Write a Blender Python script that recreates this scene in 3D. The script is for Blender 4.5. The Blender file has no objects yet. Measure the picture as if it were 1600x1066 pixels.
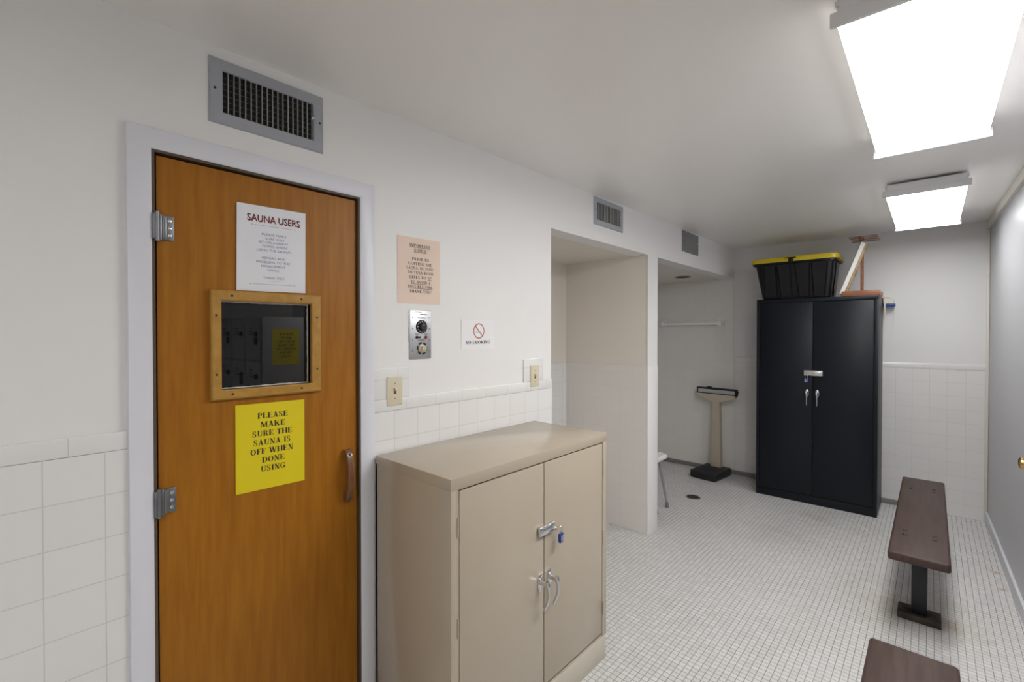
import bpy, bmesh, math, random
from mathutils import Vector, Matrix

random.seed(7)
scene = bpy.context.scene
COL = scene.collection
PI = math.pi

# ------------------------------------------------------------------ camera, world, exposure
cam_data = bpy.data.cameras.new('camera')
cam_data.sensor_width = 36.0
cam_data.lens = 726.0 / 1600.0 * 36.0
cam_data.shift_y = -4.9 / 1600.0
cam_data.clip_start = 0.02
cam = bpy.data.objects.new('camera', cam_data)
COL.objects.link(cam)
cam.location = (1.6, 0.0, 1.537)
cam.rotation_euler = (math.radians(89.4), 0.0, math.radians(42.1))
scene.camera = cam

world = bpy.data.worlds.new('world')
scene.world = world
world.use_nodes = True
world.node_tree.nodes['Background'].inputs[0].default_value = (0.8, 0.85, 0.9, 1)
world.node_tree.nodes['Background'].inputs[1].default_value = 0.02

vs = scene.view_settings
vs.view_transform = 'Standard'
vs.look = 'None'
vs.exposure = 0.08
vs.gamma = 1.0
vs.use_curve_mapping = False
LAMP = (22.0, 11.2, 12.0)   # strength of the three fluorescent lenses: near, far, unseen one added behind the camera

# ------------------------------------------------------------------ materials
def new_mat(name):
    m = bpy.data.materials.new(name)
    m.use_nodes = True
    nt = m.node_tree
    return m, nt, nt.nodes['Principled BSDF']

def N(nt, typ, **kw):
    n = nt.nodes.new(typ)
    for k, v in kw.items():
        setattr(n, k, v)
    return n

def math_node(nt, op, a, b=None, clamp=False):
    n = N(nt, 'ShaderNodeMath', operation=op, use_clamp=clamp)
    for i, v in enumerate((a, b)):
        if v is None:
            continue
        if isinstance(v, (int, float)):
            n.inputs[i].default_value = v
        else:
            nt.links.new(v, n.inputs[i])
    return n.outputs[0]

def mix_col(nt, fac, a, b):
    n = N(nt, 'ShaderNodeMix', data_type='RGBA')
    if isinstance(fac, (int, float)):
        n.inputs[0].default_value = fac
    else:
        nt.links.new(fac, n.inputs[0])
    for idx, v in ((6, a), (7, b)):
        if isinstance(v, tuple):
            n.inputs[idx].default_value = (*v, 1)
        else:
            nt.links.new(v, n.inputs[idx])
    return n.outputs[2]

def noise(nt, scale, detail=3.0, stretch=None, rough=0.55):
    tc = N(nt, 'ShaderNodeTexCoord')
    v = tc.outputs['Object']
    if stretch:
        mp = N(nt, 'ShaderNodeMapping')
        mp.inputs['Scale'].default_value = stretch
        nt.links.new(v, mp.inputs['Vector'])
        v = mp.outputs['Vector']
    n = N(nt, 'ShaderNodeTexNoise')
    n.inputs['Scale'].default_value = scale
    n.inputs['Detail'].default_value = detail
    n.inputs['Roughness'].default_value = rough
    nt.links.new(v, n.inputs['Vector'])
    return n.outputs['Fac']

def add_bump(nt, bsdf, h, strength=0.2, dist=0.002):
    b = N(nt, 'ShaderNodeBump')
    b.inputs['Strength'].default_value = strength
    b.inputs['Distance'].default_value = dist
    nt.links.new(h, b.inputs['Height'])
    nt.links.new(b.outputs['Normal'], bsdf.inputs['Normal'])

def plain(name, col, rough=0.5, metal=0.0, spec=0.5, vary=0.06, nscale=9.0, bump=0.0, bscale=60.0, bdist=0.001, coat=0.0):
    m, nt, p = new_mat(name)
    p.inputs['Roughness'].default_value = rough
    p.inputs['Metallic'].default_value = metal
    p.inputs['Specular IOR Level'].default_value = spec
    p.inputs['Coat Weight'].default_value = coat
    if vary > 0:
        f = noise(nt, nscale)
        d = tuple(c * (1 - vary) for c in col)
        l = tuple(min(1, c * (1 + vary)) for c in col)
        nt.links.new(mix_col(nt, f, d, l), p.inputs['Base Color'])
    else:
        p.inputs['Base Color'].default_value = (*col, 1)
    if bump > 0:
        add_bump(nt, p, noise(nt, bscale, 2.0), bump, bdist)
    return m

def grid_lines(nt, comp, pitch, width):
    """1 on a joint line, 0 on the tile"""
    a = math_node(nt, 'DIVIDE', comp, pitch)
    fr = math_node(nt, 'FRACT', a)
    c = math_node(nt, 'ABSOLUTE', math_node(nt, 'SUBTRACT', fr, 0.5))
    e = math_node(nt, 'SUBTRACT', c, 0.5 - width / pitch)
    return math_node(nt, 'MULTIPLY', e, pitch / width * 1.6, clamp=True)

def tile_mat(name, axes, pa, pb, joint, tile, grout, rough, dirt=0.0, bump=0.25, tile_vary=0.010, spec=0.5, stains=()):
    m, nt, p = new_mat(name)
    tc = N(nt, 'ShaderNodeTexCoord')
    sp = N(nt, 'ShaderNodeSeparateXYZ')
    nt.links.new(tc.outputs['Object'], sp.inputs[0])
    la = grid_lines(nt, sp.outputs['XYZ'.index(axes[0])], pa, joint)
    lb = grid_lines(nt, sp.outputs['XYZ'.index(axes[1])], pb, joint)
    g = math_node(nt, 'MAXIMUM', la, lb)
    # each tile its own faint tone
    fl = []
    for ax, pp in ((axes[0], pa), (axes[1], pb)):
        fl.append(math_node(nt, 'FLOOR', math_node(nt, 'DIVIDE', sp.outputs['XYZ'.index(ax)], pp)))
    cb = N(nt, 'ShaderNodeCombineXYZ')
    nt.links.new(fl[0], cb.inputs[0]); nt.links.new(fl[1], cb.inputs[1])
    wn = N(nt, 'ShaderNodeTexWhiteNoise', noise_dimensions='2D')
    nt.links.new(cb.outputs[0], wn.inputs['Vector'])
    t = mix_col(nt, wn.outputs['Value'], tuple(c * (1 - tile_vary) for c in tile), tuple(min(1, c * (1 + tile_vary)) for c in tile))
    gc = grout
    if dirt > 0:
        d = N(nt, 'ShaderNodeValToRGB')
        d.color_ramp.elements[0].position = 0.42
        d.color_ramp.elements[1].position = 0.68
        nt.links.new(noise(nt, 1.7, 4.0), d.inputs[0])
        gc = mix_col(nt, d.outputs[0], grout, tuple(c * (1 - dirt) for c in grout))
        t2 = N(nt, 'ShaderNodeValToRGB')
        t2.color_ramp.elements[0].position = 0.5
        t2.color_ramp.elements[1].position = 0.8
        nt.links.new(noise(nt, 1.1, 5.0), t2.inputs[0])
        t = mix_col(nt, math_node(nt, 'MULTIPLY', t2.outputs[0], 0.35), t, tuple(c * k for c, k in zip(tile, (0.88, 0.84, 0.78))))
    col = mix_col(nt, g, t, gc)
    for (sx, sy, rad, tint, amount) in stains:            # spots of dirt and rust with an outline of their own
        vd = N(nt, 'ShaderNodeVectorMath', operation='DISTANCE')
        nt.links.new(tc.outputs['Object'], vd.inputs[0])
        vd.inputs[1].default_value = (sx, sy, 0.0)
        fall = math_node(nt, 'SUBTRACT', 1.0, math_node(nt, 'DIVIDE', vd.outputs['Value'], rad), clamp=True)
        ragged = math_node(nt, 'MULTIPLY', math_node(nt, 'SUBTRACT', noise(nt, 2.2 / rad, 5.0), 0.30, clamp=True), 2.6, clamp=True)
        onto = math_node(nt, 'ADD', math_node(nt, 'MULTIPLY', g, 0.55), 0.45)
        f = math_node(nt, 'MULTIPLY', math_node(nt, 'MULTIPLY', math_node(nt, 'MULTIPLY', fall, ragged), amount), onto, clamp=True)
        col = mix_col(nt, f, col, tint)
    nt.links.new(col, p.inputs['Base Color'])
    r = math_node(nt, 'ADD', math_node(nt, 'MULTIPLY', g, 0.5), rough, clamp=True)
    nt.links.new(r, p.inputs['Roughness'])
    p.inputs['Specular IOR Level'].default_value = spec
    add_bump(nt, p, math_node(nt, 'SUBTRACT', 1.0, g), bump, 0.0015)
    return m

def wood_mat(name, dark, light, scale, stretch, rough, coat=0.0):
    m, nt, p = new_mat(name)
    f = noise(nt, scale, 6.0, stretch, 0.6)
    r = N(nt, 'ShaderNodeValToRGB')
    r.color_ramp.elements[0].position = 0.36
    r.color_ramp.elements[0].color = (*dark, 1)
    r.color_ramp.elements[1].position = 0.66
    r.color_ramp.elements[1].color = (*light, 1)
    nt.links.new(f, r.inputs[0])
    f2 = noise(nt, 1.6, 2.0)
    nt.links.new(mix_col(nt, math_node(nt, 'MULTIPLY', f2, 0.35), r.outputs[0], dark), p.inputs['Base Color'])
    p.inputs['Roughness'].default_value = rough
    p.inputs['Coat Weight'].default_value = coat
    p.inputs['Coat Roughness'].default_value = 0.25
    add_bump(nt, p, f, 0.06, 0.0006)
    return m

M = {}
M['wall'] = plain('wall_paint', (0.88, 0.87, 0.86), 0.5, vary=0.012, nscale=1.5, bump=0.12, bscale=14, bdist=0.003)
M['wall_back'] = plain('dimmed_wall_paint', (0.73, 0.727, 0.722), 0.5, vary=0.012, nscale=1.5, bump=0.12, bscale=14, bdist=0.003)  # same wall paint in a darker tone; dimmer light put into its colour
M['ceiling'] = plain('ceiling_paint', (0.93, 0.905, 0.875), 0.30, vary=0.02, nscale=1.3, bump=0.10, bscale=5, bdist=0.004)
M['alcove'] = plain('alcove_paint', (0.80, 0.745, 0.675), 0.45, vary=0.02, nscale=1.5, bump=0.05, bscale=10)
M['right_wall'] = plain('smooth_panel_paint', (0.46, 0.47, 0.50), 0.28, vary=0.02, nscale=1.0, bump=0.10, bscale=3, bdist=0.004)
M['cream_trim'] = plain('cream_trim_paint', (0.70, 0.67, 0.60), 0.4, vary=0.02)
M['casing'] = plain('casing_white_paint', (0.79, 0.80, 0.86), 0.35, vary=0.02)
M['floor'] = tile_mat('mosaic_floor_tile', 'XY', 0.0284, 0.0284, 0.0019, (0.66, 0.65, 0.64), (0.27, 0.28, 0.265), 0.34, dirt=0.45, bump=0.2, tile_vary=0.07,
                      stains=((1.53, 3.42, 0.42, (0.30, 0.22, 0.12), 1.3), (1.66, 3.33, 0.10, (0.26, 0.15, 0.05), 1.6), (1.915, 4.28, 0.035, (0.34, 0.17, 0.05), 2.5), (1.925, 4.02, 0.03, (0.34, 0.17, 0.05), 2.5), (0.95, 4.55, 0.45, (0.14, 0.13, 0.11), 0.8), (0.75, 4.0, 0.4, (0.16, 0.15, 0.13), 0.6)))
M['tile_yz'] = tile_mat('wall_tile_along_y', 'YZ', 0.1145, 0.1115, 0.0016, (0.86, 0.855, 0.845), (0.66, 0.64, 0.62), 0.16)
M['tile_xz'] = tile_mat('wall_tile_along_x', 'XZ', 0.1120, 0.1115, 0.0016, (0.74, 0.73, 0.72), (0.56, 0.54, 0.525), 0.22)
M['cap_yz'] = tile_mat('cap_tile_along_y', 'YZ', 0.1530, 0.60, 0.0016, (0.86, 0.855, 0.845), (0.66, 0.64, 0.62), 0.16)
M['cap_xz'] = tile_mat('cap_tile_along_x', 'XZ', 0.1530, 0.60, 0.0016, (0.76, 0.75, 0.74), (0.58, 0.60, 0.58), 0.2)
M['shower_tile'] = tile_mat('shower_tile', 'XZ', 0.1120, 0.1115, 0.0016, (0.80, 0.77, 0.735), (0.68, 0.65, 0.615), 0.25)
M['alcove_tile'] = tile_mat('alcove_tile', 'XZ', 0.1120, 0.1115, 0.0016, (0.80, 0.765, 0.725), (0.69, 0.655, 0.615), 0.25)
M['cove_base'] = plain('grey_cove_base', (0.20, 0.195, 0.185), 0.45, vary=0.15)
M['baseboard'] = plain('baseboard_paint', (0.66, 0.67, 0.71), 0.4, vary=0.03)
M['door_wood'] = wood_mat('honey_stained_wood', (0.335, 0.122, 0.007), (0.43, 0.172, 0.014), 5.0, (1, 9, 0.7), 0.42, 0.0)
M['door_wood'].node_tree.nodes['Principled BSDF'].inputs['Specular IOR Level'].default_value = 0.3
M['frame_wood'] = wood_mat('light_oak_strip', (0.42, 0.215, 0.034), (0.54, 0.295, 0.058), 12.0, (1, 3, 3), 0.4, 0.2)
M['jamb'] = plain('dark_brown_jamb', (0.10, 0.068, 0.042), 0.5, vary=0.15)
M['pull_wood'] = wood_mat('reddish_pull_wood', (0.15, 0.062, 0.024), (0.25, 0.105, 0.040), 14.0, (1, 4, 1), 0.25, 0.5)
M['bench_wood'] = wood_mat('dark_bench_wood', (0.050, 0.030, 0.024), (0.080, 0.049, 0.040), 6.0, (9, 0.7, 4), 0.5, 0.0)
M['bench_wood'].node_tree.nodes['Principled BSDF'].inputs['Specular IOR Level'].default_value = 0.35
M['red_wood'] = wood_mat('red_brown_stand_wood', (0.20, 0.075, 0.035), (0.34, 0.14, 0.065), 10.0, (1, 6, 6), 0.45)
M['raw_wood'] = wood_mat('raw_pine', (0.42, 0.30, 0.15), (0.58, 0.44, 0.25), 12.0, (3, 3, 1), 0.6)
M['beige'] = plain('beige_enamel', (0.50, 0.43, 0.335), 0.17, vary=0.02, bump=0.03, bscale=5, bdist=0.003)
M['beige_base'] = plain('pale_beige_enamel', (0.60, 0.56, 0.46), 0.35, vary=0.03)
M['navy'] = plain('near_black_enamel', (0.0055, 0.0075, 0.0125), 0.38, spec=0.3, vary=0.05, bump=0.03, bscale=4, bdist=0.003)
M['dark_gap'] = plain('dark_gap', (0.008, 0.007, 0.006), 0.8, vary=0)  # near-black tone paints the shade inside seams, slots and holes
M['chrome'] = plain('cast_chrome', (0.72, 0.72, 0.73), 0.22, 1.0, vary=0.04)
M['dull_steel'] = plain('dull_zinc', (0.27, 0.28, 0.30), 0.42, 1.0, vary=0.12, nscale=40)
M['brushed'] = plain('brushed_aluminium', (0.60, 0.60, 0.62), 0.36, 0.8, vary=0.05, nscale=30)
M['vent'] = plain('vent_grey_enamel', (0.40, 0.42, 0.46), 0.42, vary=0.04)
M['vent_blade'] = plain('vent_blade_metal', (0.42, 0.42, 0.41), 0.4, 0.4, vary=0.06)
M['blade_dark'] = plain('shaded_blade_metal', (0.25, 0.25, 0.25), 0.45, 0.3, vary=0.06)
M['blade_back'] = plain('shaded_rear_blade_metal', (0.11, 0.11, 0.11), 0.5, 0.2, vary=0.06)  # blade metal darkened; shade inside the vent is put into the colour
M['vent_far'] = plain('dark_grey_grille_enamel', (0.22, 0.22, 0.225), 0.45, vary=0.06)  # darker grey than the other vents
M['black'] = plain('black_plastic', (0.012, 0.012, 0.014), 0.38, vary=0.1)
M['tote_black'] = plain('tote_black_plastic', (0.0055, 0.0055, 0.0075), 0.36, spec=0.35, vary=0.08)
M['tote_yellow'] = plain('tote_yellow_plastic', (0.62, 0.47, 0.02), 0.4, vary=0.05)
M['post_black'] = plain('post_black_enamel', (0.006, 0.006, 0.010), 0.35, vary=0.05)
M['iron'] = wood_mat('worn_dark_foot', (0.020, 0.014, 0.010), (0.075, 0.052, 0.035), 18.0, (1, 1, 1), 0.6)
M['ivory'] = plain('ivory_plastic', (0.72, 0.65, 0.48), 0.35, vary=0.02)
M['white_plastic'] = plain('white_plastic', (0.88, 0.88, 0.87), 0.4, vary=0.02)
M['cream_plastic'] = plain('cream_plastic', (0.60, 0.56, 0.47), 0.4, vary=0.03)
M['lamp_metal'] = plain('lamp_white_metal', (0.80, 0.80, 0.81), 0.45, vary=0.02)
M['blue'] = plain('blue_lock_body', (0.012, 0.055, 0.25), 0.35, vary=0.05)
M['blue_band'] = plain('blue_band_plastic', (0.015, 0.06, 0.27), 0.4, vary=0.04)
M['white_mark'] = plain('white_mark', (0.75, 0.75, 0.76), 0.5, vary=0)
M['red'] = plain('red_lamp_lens', (0.35, 0.03, 0.04), 0.3, vary=0)
M['red_ink'] = plain('red_ink', (0.42, 0.035, 0.04), 0.6, vary=0)
M['maroon_ink'] = plain('dark_red_brown_ink', (0.10, 0.02, 0.025), 0.6, vary=0)
M['black_ink'] = plain('black_ink', (0.02, 0.019, 0.018), 0.6, vary=0)
M['blue_ink'] = plain('faded_blue_ink', (0.20, 0.22, 0.38), 0.6, vary=0)
M['orange_ink'] = plain('orange_red_ink', (0.55, 0.13, 0.075), 0.6, vary=0)
M['pale_ink'] = plain('pale_blue_ink', (0.55, 0.57, 0.68), 0.6, vary=0)
M['brown_ink'] = plain('brown_black_ink', (0.085, 0.060, 0.045), 0.6, vary=0)
M['paper_white'] = plain('white_paper', (0.86, 0.87, 0.91), 0.55, vary=0.015)
M['paper_wall'] = plain('white_card', (0.90, 0.90, 0.91), 0.5, vary=0.01)
M['paper_yellow'] = plain('yellow_paper', (0.82, 0.66, 0.006), 0.5, vary=0.02)
M['paper_pink'] = plain('peach_paper', (0.86, 0.68, 0.565), 0.6, vary=0.02)
M['scale_tan'] = plain('scale_tan_enamel', (0.52, 0.45, 0.35), 0.38, vary=0.03)
M['scale_mat'] = plain('black_rubber_mat', (0.017, 0.018, 0.024), 0.5, vary=0.25, nscale=25)
M['brass'] = plain('aged_brass', (0.62, 0.42, 0.16), 0.2, 1.0, vary=0.08)
M['rubber_grey'] = plain('grey_rubber', (0.20, 0.20, 0.20), 0.6, vary=0.05)
M['aluminium'] = plain('satin_aluminium', (0.42, 0.42, 0.43), 0.35, 0.6, vary=0.04)
M['locker'] = plain('locker_grey_enamel', (0.40, 0.39, 0.38), 0.4, vary=0.02)
M['canvas_white'] = plain('white_canvas', (0.80, 0.79, 0.77), 0.6, vary=0.02)
M['tag_orange'] = plain('faded_orange_sticker', (0.22, 0.10, 0.055), 0.6, vary=0.3, nscale=60)
M['caulk'] = plain('putty_bead', (0.55, 0.53, 0.48), 0.6, vary=0.15, nscale=60)

gm, gnt, gp = new_mat('dark_window_glass')
gp.inputs['Base Color'].default_value = (0.007, 0.008, 0.011, 1)  # near-black base stands in for the unlit sauna behind the pane
gp.inputs['Roughness'].default_value = 0.015
gp.inputs['Specular IOR Level'].default_value = 0.85
gp.inputs['IOR'].default_value = 1.5
M['glass'] = gm

def lens_mat(name, strength):
    lm, lnt, lp = new_mat(name)
    lp.inputs['Base Color'].default_value = (0.9, 0.9, 0.9, 1)
    lp.inputs['Roughness'].default_value = 0.4
    lp.inputs['Emission Color'].default_value = (1.0, 0.985, 0.97, 1)
    lp.inputs['Emission Strength'].default_value = strength
    return lm
LENS = [lens_mat('lit_acrylic_lens', k) for k in LAMP]

# ------------------------------------------------------------------ mesh helpers
def add_box(bm, lo, hi, bev=0.0, seg=2, mat=None):
    lo, hi = Vector(lo), Vector(hi)
    r = bmesh.ops.create_cube(bm, size=1.0)
    vs_ = r['verts']
    c, s = (lo + hi) / 2, hi - lo
    for v in vs_:
        v.co = Vector((v.co.x * s.x, v.co.y * s.y, v.co.z * s.z)) + c
    if mat is not None:
        for v in vs_:
            v.co = mat @ v.co
    if bev > 0:
        es = list({e for v in vs_ for e in v.link_edges})
        bmesh.ops.bevel(bm, geom=es, offset=bev, segments=seg, affect='EDGES', profile=0.5)

def frame_axes(d):
    d = d.normalized()
    a = Vector((0, 0, 1)) if abs(d.z) < 0.9 else Vector((1, 0, 0))
    u = d.cross(a).normalized()
    return u, d.cross(u).normalized()

def add_tube(bm, pts, rad, n=12, flat=None, cap=True):
    """swept round (or, with flat, elliptical) bar; rad is a number or one radius per point"""
    pts = [Vector(p) for p in pts]
    if not isinstance(rad, (list, tuple)):
        rad = [rad] * len(pts)
    rings = []
    u0 = None
    for i, p in enumerate(pts):
        a = pts[max(i - 1, 0)]
        b = pts[min(i + 1, len(pts) - 1)]
        d = (b - a).normalized()
        if u0 is None:
            u, w = frame_axes(d)
        else:
            u = (u0 - d * u0.dot(d)).normalized()
            w = d.cross(u)
        u0 = u
        ring = []
        for k in range(n):
            t = 2 * PI * k / n
            off = u * math.cos(t) * rad[i] + w * math.sin(t) * rad[i] * (flat if flat else 1.0)
            ring.append(bm.verts.new(p + off))
        rings.append(ring)
    for a, b in zip(rings, rings[1:]):
        for k in range(n):
            bm.faces.new((a[k], a[(k + 1) % n], b[(k + 1) % n], b[k]))
    if cap:
        bm.faces.new(list(reversed(rings[0])))
        bm.faces.new(rings[-1])

def add_lathe(bm, prof, origin, axis, n=28):
    """prof: (distance along axis, radius)"""
    o, d = Vector(origin), Vector(axis).normalized()
    u, w = frame_axes(d)
    rings = []
    for h, r in prof:
        if r < 1e-6:
            rings.append([bm.verts.new(o + d * h)])
        else:
            rings.append([bm.verts.new(o + d * h + (u * math.cos(2 * PI * k / n) + w * math.sin(2 * PI * k / n)) * r) for k in range(n)])
    for a, b in zip(rings, rings[1:]):
        for k in range(n):
            k2 = (k + 1) % n
            if len(a) == 1 and len(b) > 1:
                bm.faces.new((a[0], b[k2], b[k]))
            elif len(b) == 1 and len(a) > 1:
                bm.faces.new((a[k], a[k2], b[0]))
            elif len(a) > 1:
                bm.faces.new((a[k], a[k2], b[k2], b[k]))
    if len(rings[0]) > 1:
        bm.faces.new(list(reversed(rings[0])))
    if len(rings[-1]) > 1:
        bm.faces.new(rings[-1])

def add_loft(bm, loops, cap0=True, cap1=True):
    rs = [[bm.verts.new(p) for p in lp_] for lp_ in loops]
    n = len(rs[0])
    for a, b in zip(rs, rs[1:]):
        for k in range(n):
            bm.faces.new((a[k], a[(k + 1) % n], b[(k + 1) % n], b[k]))
    if cap0:
        bm.faces.new(list(reversed(rs[0])))
    if cap1:
        bm.faces.new(rs[-1])

def rrect(x0, x1, y0, y1, r, z, n=5):
    out = []
    for cx, cy, a0 in ((x1 - r, y1 - r, 0), (x0 + r, y1 - r, 90), (x0 + r, y0 + r, 180), (x1 - r, y0 + r, 270)):
        for k in range(n + 1):
            a = math.radians(a0 + 90 * k / n)
            out.append((cx + r * math.cos(a), cy + r * math.sin(a), z))
    return out

def add_prism(bm, poly, vec):
    """polygon of 3-D points pushed along vec"""
    vec = Vector(vec)
    a = [bm.verts.new(Vector(p)) for p in poly]
    b = [bm.verts.new(Vector(p) + vec) for p in poly]
    n = len(a)
    bm.faces.new(a)
    bm.faces.new(list(reversed(b)))
    for k in range(n):
        bm.faces.new((a[k], b[k], b[(k + 1) % n], a[(k + 1) % n]))

def obj(name, bm, mat, parent=None, loc=None, smooth=True, fix=True):
    if fix:
        bmesh.ops.recalc_face_normals(bm, faces=bm.faces[:])
    me = bpy.data.meshes.new(name)
    if loc is not None:                       # geometry was made in world space: move it to a local origin
        bmesh.ops.translate(bm, verts=bm.verts[:], vec=-Vector(loc))
    bm.to_mesh(me)
    bm.free()
    me.materials.append(mat)
    if smooth:
        for p in me.polygons:
            p.use_smooth = True
        try:
            me.set_sharp_from_angle(angle=math.radians(32))
        except Exception:
            pass
    o = bpy.data.objects.new(name, me)
    COL.objects.link(o)
    if loc is not None:
        o.location = loc
    if parent is not None:
        o.parent = parent
    return o

def box_obj(name, lo, hi, mat, parent=None, bev=0.0, loc=None, seg=2):
    bm = bmesh.new()
    add_box(bm, lo, hi, bev, seg)
    return obj(name, bm, mat, parent, loc)

def tag(o, label, cat, group=None):
    o['label'] = label
    o['category'] = cat
    if group:
        o['group'] = group
    return o

def thing(name, label, cat, loc=(0, 0, 0), rz=0.0, group=None):
    o = bpy.data.objects.new(name, None)
    o.empty_display_size = 0.1
    COL.objects.link(o)
    o.location = loc
    o.rotation_euler = (0, 0, rz)
    return tag(o, label, cat, group)

def struct(o, label=None, cat=None):
    o['kind'] = 'structure'
    if label:
        o['label'] = label
    if cat:
        o['category'] = cat
    return o

def copy_thing(root, loc, label, rz=None):
    r = root.copy()
    COL.objects.link(r)
    r.location = loc
    if rz is not None:
        r.rotation_euler = (0, 0, rz)
    r['label'] = label
    for ch in list(root.children):
        c = ch.copy()
        COL.objects.link(c)
        c.parent = r
        for g in list(ch.children):
            d = g.copy()
            COL.objects.link(d)
            d.parent = c
    return r

# ------------------------------------------------------------------ lettering
T = 0.085      # hair stroke
B = 0.225      # stem
def arc(cx, cy, rx, ry, a0, a1, wx, wy, n=14):
    out = []
    for k in range(n):
        q = []
        for a in (a0 + (a1 - a0) * k / n, a0 + (a1 - a0) * (k + 1) / n):
            t = math.radians(a)
            q.append(((cx + rx * math.cos(t), cy + ry * math.sin(t)), (cx + (rx - wx) * math.cos(t), cy + (ry - wy) * math.sin(t))))
        out.append([q[0][0], q[1][0], q[1][1], q[0][1]])
    return out
def rc(x0, y0, x1, y1):
    return [[(x0, y0), (x1, y0), (x1, y1), (x0, y1)]]
def dg(x0, y0, x1, y1, w):
    return [[(x0, y0), (x0 + w, y0), (x1 + w, y1), (x1, y1)]]
def sf(x0, x1, y):
    return rc(x0, y, x1, y + 0.055)
def stem(x, ext=0.08):
    return rc(x, 0, x + B, 1) + sf(x - ext, x + B + ext, 0) + sf(x - ext, x + B + ext, 0.945)
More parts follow.
